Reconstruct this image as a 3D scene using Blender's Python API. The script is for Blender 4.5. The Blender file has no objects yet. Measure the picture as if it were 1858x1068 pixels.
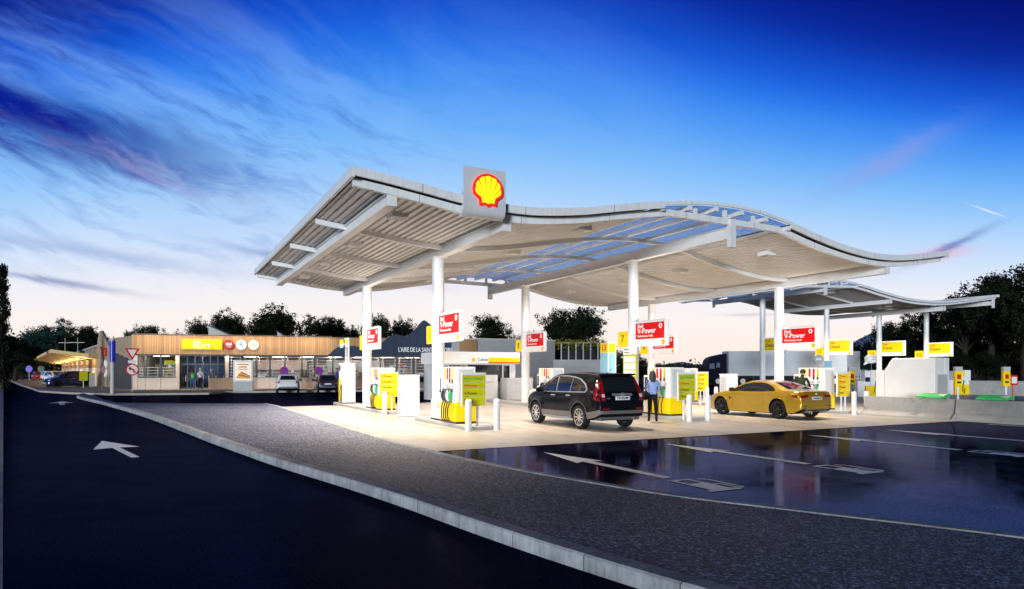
import bpy, bmesh, math, random
from mathutils import Vector, Matrix
from mathutils.bvhtree import BVHTree
R = math.radians
PI = math.pi
sc = bpy.context.scene
col = sc.collection
rng = random.Random(7)

# ------------------------------------------------------------------ camera
YAW = R(27.3)
CAMH = 1.75
F = 1239.0
SN, CS = math.sin(YAW), math.cos(YAW)
cd = bpy.data.cameras.new('camera')
cam = bpy.data.objects.new('camera', cd)
col.objects.link(cam)
cam.location = (0, 0, CAMH)
cam.rotation_euler = (R(90), 0, -YAW)
cd.sensor_width = 36
cd.lens = 36 * F / 1858
cd.shift_y = 138 / 1858
cd.clip_start = 0.05
cd.clip_end = 9000
sc.camera = cam


def W(px, Z, z=0.0):
    """ground point on the sight line of photo column px at depth Z"""
    t = (px - 929) / F
    return Vector((Z * (t * CS + SN), Z * (CS - t * SN), z))


def HZ(py, Z):
    return CAMH + (672 - py) * Z / F


# ------------------------------------------------------------------ objects
def tag(o, label=None, cat=None, group=None, kind=None):
    if label: o['label'] = label
    if cat: o['category'] = cat
    if group: o['group'] = group
    if kind: o['kind'] = kind
    return o


def thing(name, label, cat, loc=(0, 0, 0), rz=0, group=None):
    o = bpy.data.objects.new(name, None)
    col.objects.link(o)
    o.empty_display_size = 0.2
    o.location = loc
    o.rotation_euler = (0, 0, rz)
    return tag(o, label, cat, group)


def copy_tree(o, parent=None):
    c = o.copy()
    col.objects.link(c)
    c.parent = parent
    for ch in list(o.children):
        copy_tree(ch, c)
    return c


class MB:
    def __init__(s):
        s.v, s.f, s.m = [], [], []

    def add(s, vs, fs, m=0, M=None):
        b = len(s.v)
        if M is not None:
            vs = [M @ Vector(p) for p in vs]
        s.v += [tuple(p) for p in vs]
        s.f += [tuple(i + b for i in f) for f in fs]
        s.m += [m] * len(fs)
        return s

    def box(s, x0, x1, y0, y1, z0, z1, m=0, M=None):
        vs = [(x0, y0, z0), (x1, y0, z0), (x1, y1, z0), (x0, y1, z0), (x0, y0, z1), (x1, y0, z1), (x1, y1, z1), (x0, y1, z1)]
        fs = [(3, 2, 1, 0), (4, 5, 6, 7), (0, 1, 5, 4), (1, 2, 6, 5), (2, 3, 7, 6), (3, 0, 4, 7)]
        return s.add(vs, fs, m, M)

    def prism(s, pts, a, b, plane='xz', m=0, M=None):
        """polygon pts extruded from a to b along the third axis"""
        n = len(pts)
        mp = {'xz': lambda p, q: (p[0], q, p[1]), 'yz': lambda p, q: (q, p[0], p[1]), 'xy': lambda p, q: (p[0], p[1], q)}[plane]
        vs = [mp(p, a) for p in pts] + [mp(p, b) for p in pts]
        fs = [tuple(range(n)), tuple(range(2 * n - 1, n - 1, -1))]
        for i in range(n):
            j = (i + 1) % n
            fs.append((j, i, n + i, n + j))
        return s.add(vs, fs, m, M)

    def cyl(s, p0, p1, r0, r1=None, n=12, m=0, M=None, cap=True):
        r1 = r0 if r1 is None else r1
        p0, p1 = Vector(p0), Vector(p1)
        d = (p1 - p0).normalized()
        a = d.orthogonal().normalized()
        b = d.cross(a)
        vs = []
        for p, r in ((p0, r0), (p1, r1)):
            for i in range(n):
                t = 2 * PI * i / n
                vs.append(p + (a * math.cos(t) + b * math.sin(t)) * r)
        fs = [(i, (i + 1) % n, n + (i + 1) % n, n + i) for i in range(n)]
        if cap:
            fs += [tuple(range(n - 1, -1, -1)), tuple(range(n, 2 * n))]
        return s.add(vs, fs, m, M)

    def tube(s, pts, r, n=8, m=0, M=None):
        pts = [Vector(p) for p in pts]
        rs = r if isinstance(r, (list, tuple)) else [r] * len(pts)
        vs, fs = [], []
        a = None
        for k, p in enumerate(pts):
            d = (pts[min(k + 1, len(pts) - 1)] - pts[max(k - 1, 0)]).normalized()
            a = d.orthogonal().normalized() if a is None else (a - d * a.dot(d)).normalized()
            b = d.cross(a)
            for i in range(n):
                t = 2 * PI * i / n
                vs.append(p + (a * math.cos(t) + b * math.sin(t)) * rs[k])
            if k:
                o = (k - 1) * n
                fs += [(o + i, o + (i + 1) % n, o + n + (i + 1) % n, o + n + i) for i in range(n)]
        fs += [tuple(range(n - 1, -1, -1)), tuple(range(len(vs) - n, len(vs)))]
        return s.add(vs, fs, m, M)

    def lathe(s, prof, axis='z', n=24, m=0, M=None, close=False, caps=True):
        """prof: list of (radius, height)"""
        vs, fs = [], []
        for r, h in prof:
            for i in range(n):
                t = 2 * PI * i / n
                c, q = r * math.cos(t), r * math.sin(t)
                vs.append((c, q, h) if axis == 'z' else (h, c, q))
        k = len(prof)
        for j in range(k - 1 + (1 if close else 0)):
            for i in range(n):
                i2 = (i + 1) % n
                j2 = (j + 1) % k
                fs.append((j * n + i, j * n + i2, j2 * n + i2, j2 * n + i))
        if not close and caps:
            if prof[0][0] > 1e-4: fs.append(tuple(range(n - 1, -1, -1)))
            if prof[-1][0] > 1e-4: fs.append(tuple(range((k - 1) * n, k * n)))
        return s.add(vs, fs, m, M)

    def build(s, name, mats, parent=None, smooth=False, bevel=0, angle=40, loc=None, recalc=True):
        me = bpy.data.meshes.new(name)
        me.from_pydata(s.v, [], s.f)
        mats = mats if isinstance(mats, (list, tuple)) else [mats]
        for q in mats:
            me.materials.append(q)
        me.polygons.foreach_set('material_index', s.m)
        if recalc:
            bm = bmesh.new()
            bm.from_mesh(me)
            bmesh.ops.recalc_face_normals(bm, faces=bm.faces)
            bm.to_mesh(me)
            bm.free()
        if smooth:
            me.polygons.foreach_set('use_smooth', [True] * len(me.polygons))
            me.set_sharp_from_angle(angle=R(angle))
        me.update()
        o = bpy.data.objects.new(name, me)
        col.objects.link(o)
        if parent is not None: o.parent = parent
        if loc is not None: o.location = loc
        if bevel:
            md = o.modifiers.new('bevel', 'BEVEL')
            md.width = bevel
            md.segments = 2
            md.limit_method = 'ANGLE'
            md.angle_limit = R(35)
        return o


_txt = {}


def text_geo(body, size, bold=0.0, ext=0.004, align='CENTER'):
    k = (body, size, bold, ext, align)
    if k not in _txt:
        cu = bpy.data.curves.new('txt', 'FONT')
        cu.body = body
        cu.size = size
        cu.offset = bold
        cu.extrude = ext
        cu.align_x = align
        cu.align_y = 'CENTER'
        cu.resolution_u = 3
        ob = bpy.data.objects.new('txt', cu)
        me = bpy.data.meshes.new_from_object(ob)
        _txt[k] = ([tuple(v.co) for v in me.vertices], [tuple(p.vertices) for p in me.polygons])
        bpy.data.objects.remove(ob)
        bpy.data.meshes.remove(me)
    return _txt[k]


def frame_at(o, right, up):
    right, up = Vector(right).normalized(), Vector(up).normalized()
    n = right.cross(up)
    M = Matrix.Identity(4)
    for i, c in enumerate((right, up, n)):
        for j in range(3):
            M[j][i] = c[j]
    M.translation = Vector(o)
    return M


def face_neg_x(o):   # lettering read by someone looking along +X
    return frame_at(o, (0, -1, 0), (0, 0, 1))


def face_neg_y(o):   # lettering read by someone looking along +Y
    return frame_at(o, (1, 0, 0), (0, 0, 1))


def put_text(mb, M, body, size, bold=0.0, ext=0.004, align='CENTER', m=0, sx=1.0):
    v, f = text_geo(body, size, bold, ext, align)
    mb.add([(p[0] * sx, p[1], p[2]) for p in v], f, m, M)
    return mb


# ------------------------------------------------------------------ materials
class NT:
    def __init__(s, tree):
        s.t = tree

    def n(s, typ, **kw):
        q = s.t.nodes.new(typ)
        for k, v in kw.items():
            setattr(q, k, v)
        return q

    def put(s, sock, v):
        if isinstance(v, bpy.types.NodeSocket):
            s.t.links.new(v, sock)
        elif v is not None:
            if hasattr(sock.default_value, '__len__') and not hasattr(v, '__len__'):
                v = [v] * len(sock.default_value)
            if hasattr(v, '__len__') and len(v) == 3 and len(sock.default_value) == 4:
                v = (*v, 1)
            sock.default_value = v

    def m(s, op, a, b=None, c=None, clamp=False):
        q = s.n('ShaderNodeMath', operation=op, use_clamp=clamp)
        for i, v in enumerate((a, b, c)):
            if v is not None: s.put(q.inputs[i], v)
        return q.outputs[0]

    def vm(s, op, a, b=None):
        q = s.n('ShaderNodeVectorMath', operation=op)
        s.put(q.inputs[0], a)
        if b is not None: s.put(q.inputs[1], b)
        return q.outputs['Value'] if op in ('DOT_PRODUCT', 'LENGTH') else q.outputs[0]

    def mix(s, f, a, b, blend='MIX'):
        q = s.n('ShaderNodeMix', data_type='RGBA', blend_type=blend)
        s.put(q.inputs[0], f)
        s.put(q.inputs[6], a)
        s.put(q.inputs[7], b)
        return q.outputs[2]

    def ramp(s, f, stops, interp='LINEAR'):
        q = s.n('ShaderNodeValToRGB')
        q.color_ramp.interpolation = interp
        e = q.color_ramp.elements
        while len(e) < len(stops): e.new(0.5)
        for i, (p, c) in enumerate(stops):
            e[i].position = p
            e[i].color = (*c, 1) if hasattr(c, '__len__') else (c, c, c, 1)
        s.put(q.inputs[0], f)
        return q.outputs[0]

    def noise(s, vec, scale, detail=4, rough=0.55, dist=0.0):
        q = s.n('ShaderNodeTexNoise')
        s.put(q.inputs['Vector'], vec)
        q.inputs['Scale'].default_value = scale
        q.inputs['Detail'].default_value = detail
        q.inputs['Roughness'].default_value = rough
        q.inputs['Distortion'].default_value = dist
        return q.outputs[0]

    def sep(s, v):
        q = s.n('ShaderNodeSeparateXYZ')
        s.put(q.inputs[0], v)
        return q.outputs

    def comb(s, x=0.0, y=0.0, z=0.0):
        q = s.n('ShaderNodeCombineXYZ')
        for i, v in enumerate((x, y, z)): s.put(q.inputs[i], v)
        return q.outputs[0]

    def obj(s):
        return s.n('ShaderNodeTexCoord').outputs['Object']

    def geo(s):
        return s.n('ShaderNodeNewGeometry').outputs['Position']

    def bump(s, h, strength=0.3, dist=0.02):
        q = s.n('ShaderNodeBump')
        q.inputs['Strength'].default_value = strength
        q.inputs['Distance'].default_value = dist
        s.put(q.inputs['Height'], h)
        return q.outputs[0]


def srgb(r, g, b):
    f = lambda c: (c / 255) / 12.92 if c / 255 <= .04045 else ((c / 255 + .055) / 1.055) ** 2.4
    return (f(r), f(g), f(b))


def new_mat(name):
    m = bpy.data.materials.new(name)
    m.use_nodes = True
    t = m.node_tree
    t.nodes.clear()
    k = NT(t)
    out = k.n('ShaderNodeOutputMaterial')
    b = k.n('ShaderNodeBsdfPrincipled')
    t.links.new(b.outputs[0], out.inputs[0])
    return m, k, b, out


def mat(name, c, rough=.5, metal=0.0, spec=.5, var=.12, scale=3.0, bump=0.0, bscale=40.0, emit=0.0, coat=0.0, ecol=None):
    m, k, b, out = new_mat(name)
    co = k.obj()
    if var:
        nz = k.noise(co, scale, 5, .6)
        f = k.ramp(nz, [(.3, 1 - var), (.7, 1 + var * .6)])
        k.put(b.inputs['Base Color'], k.mix(1.0, c, f, 'MULTIPLY'))
        k.put(b.inputs['Roughness'], k.m('MULTIPLY_ADD', nz, .16, rough - .08))
    else:
        k.put(b.inputs['Base Color'], c)
        b.inputs['Roughness'].default_value = rough
    b.inputs['Metallic'].default_value = metal
    b.inputs['Specular IOR Level'].default_value = spec
    if coat:
        b.inputs['Coat Weight'].default_value = coat
        b.inputs['Coat Roughness'].default_value = .04
    if bump:
        k.put(b.inputs['Normal'], k.bump(k.noise(co, bscale, 4, .6), bump, .01))
    if emit:
        k.put(b.inputs['Emission Color'], ecol or c)
        b.inputs['Emission Strength'].default_value = emit
    return m


def plank_mat(name, c, width=.15, axis=0, rough=.6, var=.35, emit=0):
    """vertical boards: tone changes from board to board, dark joints"""
    m, k, b, out = new_mat(name)
    x = k.sep(k.obj())
    u = k.m('DIVIDE', x[axis], width)
    cell = k.m('FLOOR', u)
    fr = k.m('FRACT', u)
    wn = k.n('ShaderNodeTexWhiteNoise', noise_dimensions='1D')
    k.put(wn.inputs['W'], cell)
    grain = k.noise(k.vm('MULTIPLY', k.obj(), (14, 14, 1.2)), 1.0, 4, .6)
    tone = k.m('ADD', k.m('MULTIPLY', wn.outputs['Value'], var), k.m('MULTIPLY_ADD', grain, .3, 1 - var * .5 - .15))
    joint = k.m('GREATER_THAN', k.m('ABSOLUTE', k.m('SUBTRACT', fr, .5)), .45)
    tone = k.m('MULTIPLY', tone, k.m('MULTIPLY_ADD', joint, -.55, 1.0))
    k.put(b.inputs['Base Color'], k.mix(1.0, c, tone, 'MULTIPLY'))
    b.inputs['Roughness'].default_value = rough
    k.put(b.inputs['Normal'], k.bump(k.m('SUBTRACT', 1.0, joint), .5, .02))
    return m


def asphalt_mat(name, c, gloss, tint=(.35, .45, 1.0), rough=.2, grain=1.0):
    """damp asphalt: matt stone grain under a thin sheen whose strength is limited"""
    m, k, b, out = new_mat(name)
    p = k.geo()
    g1 = k.noise(p, 90, 3, .7)
    g2 = k.noise(p, 1.3, 6, .62)
    g3 = k.noise(p, .22, 4, .6)
    tone = k.m('MULTIPLY', k.m('MULTIPLY_ADD', g1, 2.2 * grain, 1 - 1.1 * grain), k.m('MULTIPLY_ADD', g2, 1.0, .5))
    tone = k.m('MAXIMUM', tone, .08)
    vc = k.n('ShaderNodeTexVoronoi', feature='DISTANCE_TO_EDGE')
    k.put(vc.inputs['Vector'], k.vm('ADD', p, k.vm('MULTIPLY', k.n('ShaderNodeTexNoise').outputs[1], (1.5, 1.5, 0))))
    vc.inputs['Scale'].default_value = .13
    crack = k.m('LESS_THAN', vc.outputs['Distance'], .0016)
    tone = k.m('MULTIPLY', tone, k.m('MULTIPLY_ADD', crack, -.7, 1.0))
    b.inputs['Specular IOR Level'].default_value = 0
    b.inputs['Roughness'].default_value = .9
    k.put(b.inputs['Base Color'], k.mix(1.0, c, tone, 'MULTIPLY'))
    bp = k.bump(k.m('ADD', k.m('MULTIPLY', g1, .5), g2), .12, .006)
    k.put(b.inputs['Normal'], bp)
    gl = k.n('ShaderNodeBsdfGlossy')
    gl.inputs['Color'].default_value = (*tint, 1)
    k.put(gl.inputs['Roughness'], k.m('MULTIPLY_ADD', g2, .22, rough - .1))
    sm = k.n('ShaderNodeBump')
    sm.inputs['Strength'].default_value = .03
    sm.inputs['Distance'].default_value = .01
    k.put(sm.inputs['Height'], g2)
    k.t.links.new(sm.outputs[0], gl.inputs['Normal'])
    lw = k.n('ShaderNodeLayerWeight')
    lw.inputs[0].default_value = .5
    f = k.m('MULTIPLY', k.m('MULTIPLY_ADD', g3, 1.1, .45), k.m('MULTIPLY_ADD', k.m('POWER', lw.outputs['Facing'], 3.0), gloss, .006))
    g4 = k.noise(p, 34, 3, .75)
    f = k.m('MULTIPLY', f, k.m('MAXIMUM', k.m('MULTIPLY_ADD', g4, 3.2, -.65), .15))
    mx = k.n('ShaderNodeMixShader')
    k.put(mx.inputs[0], f)
    k.t.links.new(b.outputs[0], mx.inputs[1])
    k.t.links.new(gl.outputs[0], mx.inputs[2])
    k.t.links.new(mx.outputs[0], out.inputs[0])
    return m


def concrete_mat(name, c, joints=None, rough=.55, gloss=.25, stains=False):
    m, k, b, out = new_mat(name)
    p = k.geo()
    a = k.noise(p, .35, 6, .65)
    d = k.noise(p, 6, 5, .6)
    e = k.noise(p, 120, 2, .6)
    tone = k.m('ADD', k.m('MULTIPLY_ADD', a, .6, .5), k.m('ADD', k.m('MULTIPLY_ADD', d, .3, -.15), k.m('MULTIPLY_ADD', e, .24, -.12)))
    if stains:
        xs = k.sep(p)
        trk = k.noise(k.comb(k.m('MULTIPLY', xs[0], 2.4), k.m('MULTIPLY', xs[1], .10), 1.7), 1.0, 5, .6)
        tone = k.m('MULTIPLY', tone, k.m('MULTIPLY_ADD', k.ramp(trk, [(.48, 0), (.68, 1)]), -.30, 1.0))
        vo = k.n('ShaderNodeTexVoronoi')
        k.put(vo.inputs['Vector'], k.vm('ADD', p, k.vm('MULTIPLY', k.n('ShaderNodeTexNoise').outputs[1], (.5, .5, .5))))
        vo.inputs['Scale'].default_value = 1.1
        tone = k.m('MULTIPLY', tone, k.m('MULTIPLY_ADD', k.ramp(vo.outputs['Distance'], [(.06, 1), (.17, 0)]), -.34, 1.0))
        big = k.noise(p, .9, 5, .7)
        tone = k.m('MULTIPLY', tone, k.m('MULTIPLY_ADD', k.ramp(big, [(.4, 0), (.7, 1)]), -.2, 1.08))
    if joints:
        x = k.sep(p)
        for i, st in ((0, joints[0]), (1, joints[1])):
            fr = k.m('FRACT', k.m('DIVIDE', x[i], st))
            j = k.m('LESS_THAN', fr, .012 / st * 1.2)
            tone = k.m('MULTIPLY', tone, k.m('MULTIPLY_ADD', j, -.5, 1.0))
    k.put(b.inputs['Base Color'], k.mix(1.0, c, tone, 'MULTIPLY'))
    k.put(b.inputs['Roughness'], k.m('MULTIPLY_ADD', a, .3, rough - .15))
    b.inputs['Specular IOR Level'].default_value = gloss
    k.put(b.inputs['Normal'], k.bump(k.m('ADD', d, k.m('MULTIPLY', e, .4)), .15, .01))
    return m


def gravel_mat(name):
    m, k, b, out = new_mat(name)
    p = k.geo()
    vo = k.n('ShaderNodeTexVoronoi')
    k.put(vo.inputs['Vector'], k.vm('MULTIPLY', p, (1, 1, .3)))
    vo.inputs['Scale'].default_value = 46
    big = k.noise(p, .5, 4, .6)
    sp = k.sep(vo.outputs['Color'])[0]
    tone = k.ramp(sp, [(.0, .015), (.5, .11), (.80, .34), (1.0, .98)])
    c = k.mix(1.0, (.56, .62, .86), k.m('MULTIPLY', tone, k.m('MULTIPLY_ADD', big, .9, .55)), 'MULTIPLY')
    k.put(b.inputs['Base Color'], c)
    b.inputs['Roughness'].default_value = .6
    b.inputs['Specular IOR Level'].default_value = .25
    k.put(b.inputs['Normal'], k.bump(k.m('SUBTRACT', 1.0, vo.outputs['Distance']), .8, .012))
    return m


white = mat('white_paint', (.80, .80, .79), .45, var=.06, scale=1.5)
steel_white = mat('painted_steel', (.76, .77, .77), .4, var=.08, scale=2)
def jointed_steel(name, c):
    m, k, b, out = new_mat(name)
    p = k.geo()
    x = k.sep(p)
    j = k.m('LESS_THAN', k.m('FRACT', k.m('DIVIDE', x[0], 2.95)), .007)
    st = k.noise(k.vm('MULTIPLY', p, (9, 9, .7)), 1.0, 4, .6)
    bl = k.noise(p, .8, 4, .6)
    tone = k.m('MULTIPLY', k.m('MULTIPLY_ADD', k.ramp(st, [(.45, 0), (.75, 1)]), -.16, 1.02), k.m('MULTIPLY_ADD', bl, .16, .92))
    tone = k.m('MULTIPLY', tone, k.m('MULTIPLY_ADD', j, -.6, 1.0))
    k.put(b.inputs['Base Color'], k.mix(1.0, c, tone, 'MULTIPLY'))
    b.inputs['Roughness'].default_value = .4
    return m


fascia_steel = jointed_steel('fascia_steel', (.77, .78, .78))
sheet_white = mat('corrugated_sheet', (.60, .605, .61), .5, var=.12, scale=1.2)
grey_paint = mat('grey_paint', (.45, .46, .47), .5, var=.1)
dark_grey = mat('dark_grey_metal', (.06, .065, .075), .45, var=.1)
black_rub = mat('black_rubber', (.012, .012, .013), .7, var=.2, scale=8, spec=.3)
black_gloss = mat('black_plastic', (.015, .015, .017), .3, var=.1)
yellow = mat('yellow_panel', (.86, .64, .01), .4, var=.06)
yellow_lit = mat('yellow_backlit', (.84, .60, .004), .5, var=.05, emit=.07, spec=.2)
lime_lit = mat('lime_backlit', (.46, .46, .010), .5, var=.05, emit=.12, spec=.2)
red_lit = mat('red_backlit', (.62, .006, .008), .5, var=.04, emit=.16, spec=.2)
white_lit = mat('white_backlit', (.80, .80, .79), .45, var=.03, emit=.14, spec=.2)
red_paint = mat('red_paint', (.6, .02, .015), .4, var=.08)
orange = mat('orange_trim', (.75, .2, .03), .45, var=.08)
teal = mat('pale_blue_panel', (.30, .58, .68), .45, var=.08)
green = mat('green_plastic', (.02, .40, .12), .4, var=.08)
green_board = mat('green_board', (.03, .55, .12), .45, var=.08)
letter_red = mat('red_lettering', (.6, .08, .01), .5, var=0)
letter_dark = mat('dark_lettering', (.12, .10, .01), .5, var=0)
letter_green = mat('green_lettering', (.05, .42, .05), .5, var=0)
kerb_con = concrete_mat('kerb_concrete', (.42, .43, .43), rough=.7, gloss=.2)
barrier_con = concrete_mat('barrier_concrete', (.46, .45, .43), rough=.75, gloss=.2, stains=True)
pad_con = concrete_mat('forecourt_concrete', (.50, .455, .40), joints=(4.1, 4.6), rough=.40, gloss=.4, stains=True)
walk_con = concrete_mat('footway_concrete', (.58, .52, .46), joints=(2.5, 2.5), rough=.7, gloss=.2)
gravel = gravel_mat('exposed_aggregate')
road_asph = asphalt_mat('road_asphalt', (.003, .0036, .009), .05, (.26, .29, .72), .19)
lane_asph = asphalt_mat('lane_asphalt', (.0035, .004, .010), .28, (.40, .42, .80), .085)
def worn_paint(name):
    m, k, b, out = new_mat(name)
    p = k.geo()
    w = k.m('ADD', k.m('MULTIPLY', k.noise(p, 9, 6, .7), .6), k.m('MULTIPLY', k.noise(p, 55, 3, .7), .4))
    k.put(b.inputs['Base Color'], k.mix(k.ramp(w, [(.33, 0), (.41, 1)]), (.10, .11, .13), k.mix(k.noise(p, 2, 4, .6), (.78, .80, .84), (.92, .93, .95))))
    b.inputs['Roughness'].default_value = .38
    b.inputs['Specular IOR Level'].default_value = .6
    return m


mark_white = worn_paint('road_paint')
soil = mat('rough_ground', (.035, .045, .025), .9, var=.4, scale=.3, spec=.1)
wood = plank_mat('timber_cladding', (.52, .295, .13), .19)
wood_dk = plank_mat('weathered_timber', (.40, .30, .20), .22, axis=0)
slate = plank_mat('slate_blue_cladding', (.028, .045, .085), .32, var=.22, rough=.45)
slate_dk = plank_mat('dark_grey_cladding', (.06, .06, .065), .3, var=.3)
panel_beige = mat('beige_panel', (.62, .50, .42), .6, var=.08)
wall_white = mat('white_render', (.68, .66, .65), .7, var=.08, scale=.8)
wall_grey = mat('pale_grey_panel', (.46, .455, .45), .5, var=.08, scale=.6)
plank_var = mat('planter_timber', (.5, .32, .2), .6, var=.3, scale=5)
glass_dark = mat('tinted_glass', (.012, .014, .018), .05, var=0, spec=.7)


def clear_glass(name, tint=(.9, .95, 1.0), refl=.06):
    m, k, b, out = new_mat(name)
    tr = k.n('ShaderNodeBsdfTransparent')
    tr.inputs[0].default_value = (*tint, 1)
    gl = k.n('ShaderNodeBsdfGlossy')
    gl.inputs['Roughness'].default_value = .06
    mx = k.n('ShaderNodeMixShader')
    mx.inputs[0].default_value = refl
    k.t.links.new(tr.outputs[0], mx.inputs[1])
    k.t.links.new(gl.outputs[0], mx.inputs[2])
    k.t.links.new(mx.outputs[0], out.inputs[0])
    return m


shop_glass = clear_glass('shop_glass')


def skylight_mat(name):
    m, k, b, out = new_mat(name)
    tr = k.n('ShaderNodeBsdfTransparent')
    x = k.sep(k.obj())
    w = k.m('FRACT', k.m('DIVIDE', x[0], .16))
    band = k.m('MULTIPLY_ADD', k.m('LESS_THAN', w, .4), -.3, .82)
    k.put(tr.inputs[0], k.mix(1.0, (.34, .55, .92), band, 'MULTIPLY'))
    k.put(b.inputs['Base Color'], (.30, .40, .55))
    b.inputs['Roughness'].default_value = .25
    mx = k.n('ShaderNodeMixShader')
    mx.inputs[0].default_value = .28
    k.t.links.new(tr.outputs[0], mx.inputs[1])
    k.t.links.new(b.outputs[0], mx.inputs[2])
    k.t.links.new(mx.outputs[0], out.inputs[0])
    return m


skyglass = skylight_mat('blue_rooflight')

# ------------------------------------------------------------------ sky
SUN_EL, SUN_AZ = R(2.8), R(224)     # the low sun that is left behind the camera
wd = bpy.data.worlds.new('World')
sc.world = wd
wd.use_nodes = True
wt = wd.node_tree
wt.nodes.clear()
k = NT(wt)
wout = k.n('ShaderNodeOutputWorld')
gen = k.n('ShaderNodeTexCoord').outputs['Generated']
X = k.sep(gen)
z = X[2]
hor = k.m('SQRT', k.m('MAXIMUM', k.m('SUBTRACT', 1.0, k.m('MULTIPLY', z, z)), 1e-4))
caz = R(22)
dot = k.m('DIVIDE', k.m('ADD', k.m('MULTIPLY', X[0], math.sin(caz)), k.m('MULTIPLY', X[1], math.cos(caz))), hor)
away = k.m('MINIMUM', k.m('SUBTRACT', 1.0, dot), .5)
zeff = k.m('MULTIPLY', z, k.m('MULTIPLY_ADD', away, 2.1, 1.0))
base = k.ramp(k.m('MULTIPLY_ADD', zeff, 1.0, 0.0), [
    (0.0, srgb(255, 234, 220)), (.045, srgb(254, 242, 234)), (.10, srgb(252, 245, 245)), (.165, srgb(222, 233, 251)),
    (.25, srgb(168, 211, 253)), (.33, srgb(104, 178, 250)), (.405, srgb(48, 132, 243)), (.46, srgb(17, 88, 222)),
    (.53, srgb(2, 26, 150)), (.64, srgb(0, 6, 100)), (.8, srgb(1, 8, 70)), (1.0, srgb(2, 10, 52))], 'B_SPLINE')
az = k.m('MULTIPLY', k.m('ARCTAN2', X[0], X[1]), 180 / PI)
el = k.m('MULTIPLY', k.m('ARCSINE', z), 180 / PI)
# streaky cirrus, mostly left of the canopy
ca, sa = math.cos(R(16)), math.sin(R(16))
u = k.m('ADD', k.m('MULTIPLY', az, ca), k.m('MULTIPLY', el, -sa))
v = k.m('ADD', k.m('MULTIPLY', az, sa), k.m('MULTIPLY', el, ca))
wv = k.noise(k.comb(k.m('MULTIPLY', az, .09), k.m('MULTIPLY', el, .12), 3.3), 1.0, 3, .5)
v2 = k.m('ADD', v, k.m('MULTIPLY_ADD', wv, 5.0, -2.5))
n1 = k.noise(k.comb(k.m('MULTIPLY', u, .10), k.m('MULTIPLY', v2, .50), 0.0), 1.0, 9, .62, .3)
n2 = k.noise(k.comb(k.m('MULTIPLY', u, .33), k.m('MULTIPLY', v2, 1.1), 5.0), 1.0, 7, .62, .4)
n3 = k.noise(k.comb(k.m('MULTIPLY', u, .05), k.m('MULTIPLY', v2, .22), 9.0), 1.0, 6, .55, .5)


def sstep(x, a, b):
    return k.m('SMOOTH_MIN', k.m('MAXIMUM', k.m('DIVIDE', k.m('SUBTRACT', x, a), b - a), 0.0), 1.0, .15)


left = k.m('SUBTRACT', 1.0, sstep(az, 6, 26))
leftw = k.m('SUBTRACT', 1.0, sstep(az, 16, 44))
elm = k.m('MULTIPLY', sstep(el, 5.0, 12.0), k.m('SUBTRACT', 1.0, sstep(el, 19.0, 27.0)))
# pale high veil
veil = k.m('MULTIPLY', k.m('MULTIPLY', sstep(n3, .40, .62), leftw), k.m('MULTIPLY', sstep(el, 6, 12), k.m('SUBTRACT', 1.0, sstep(el, 20, 30))))
skyc = k.mix(k.m('MULTIPLY', veil, .38), base, srgb(150, 196, 250))
# blue grey streaks
streak = k.m('MULTIPLY', k.m('MULTIPLY', sstep(k.m('ADD', k.m('MULTIPLY', n1, .6), k.m('MULTIPLY', n2, .4)), .49, .64), left), elm)
scol = k.ramp(k.m('DIVIDE', el, 30), [(.10, srgb(176, 170, 205)), (.25, srgb(120, 150, 210)), (.42, srgb(96, 146, 222)), (.6, srgb(36, 88, 200)), (.9, srgb(5, 25, 130))])
skyc = k.mix(k.m('MULTIPLY', streak, .62), skyc, scol)
# deep blue cloud bank on the left
vb = k.m('SUBTRACT', el, k.m('MULTIPLY_ADD', az, -.13, 15.6))
bank = k.m('EXPONENT', k.m('MULTIPLY', k.m('MULTIPLY', k.m('DIVIDE', k.m('ADD', vb, k.m('MULTIPLY_ADD', n1, 7.0, -3.5)), 1.9), k.m('DIVIDE', k.m('ADD', vb, k.m('MULTIPLY_ADD', n1, 7.0, -3.5)), 1.9)), -1.0))
bank = k.m('MULTIPLY', bank, k.m('SUBTRACT', 1.0, sstep(az, -6, 9)))
skyc = k.mix(k.m('MULTIPLY', bank, 1.0), skyc, srgb(5, 30, 146))
# dusky pink wisps under it
vp = k.m('DIVIDE', k.m('ADD', k.m('SUBTRACT', el, k.m('MULTIPLY_ADD', az, -.3, 14.2)), k.m('MULTIPLY_ADD', n2, 5.0, -2.5)), .75)
pink = k.m('MULTIPLY', k.m('EXPONENT', k.m('MULTIPLY', k.m('MULTIPLY', vp, vp), -1.0)), k.m('MULTIPLY', k.m('SUBTRACT', 1.0, sstep(az, 3, 9)), sstep(n1, .42, .6)))
skyc = k.mix(k.m('MULTIPLY', pink, .26), skyc, srgb(205, 196, 232))


def wisp(a0, e0, slope, la, le, colr, amt, c):
    """one small drawn-out cloud at azimuth a0, elevation e0"""
    da = k.m('DIVIDE', k.m('SUBTRACT', az, a0), la)
    de = k.m('DIVIDE', k.m('ADD', k.m('SUBTRACT', k.m('SUBTRACT', el, e0), k.m('MULTIPLY', k.m('SUBTRACT', az, a0), slope)), k.m('MULTIPLY_ADD', n2, le * 3, -le * 1.5)), le)
    g = k.m('EXPONENT', k.m('MULTIPLY', k.m('ADD', k.m('MULTIPLY', da, da), k.m('MULTIPLY', de, de)), -1.0))
    return k.mix(k.m('MULTIPLY', g, amt), c, colr)


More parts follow.
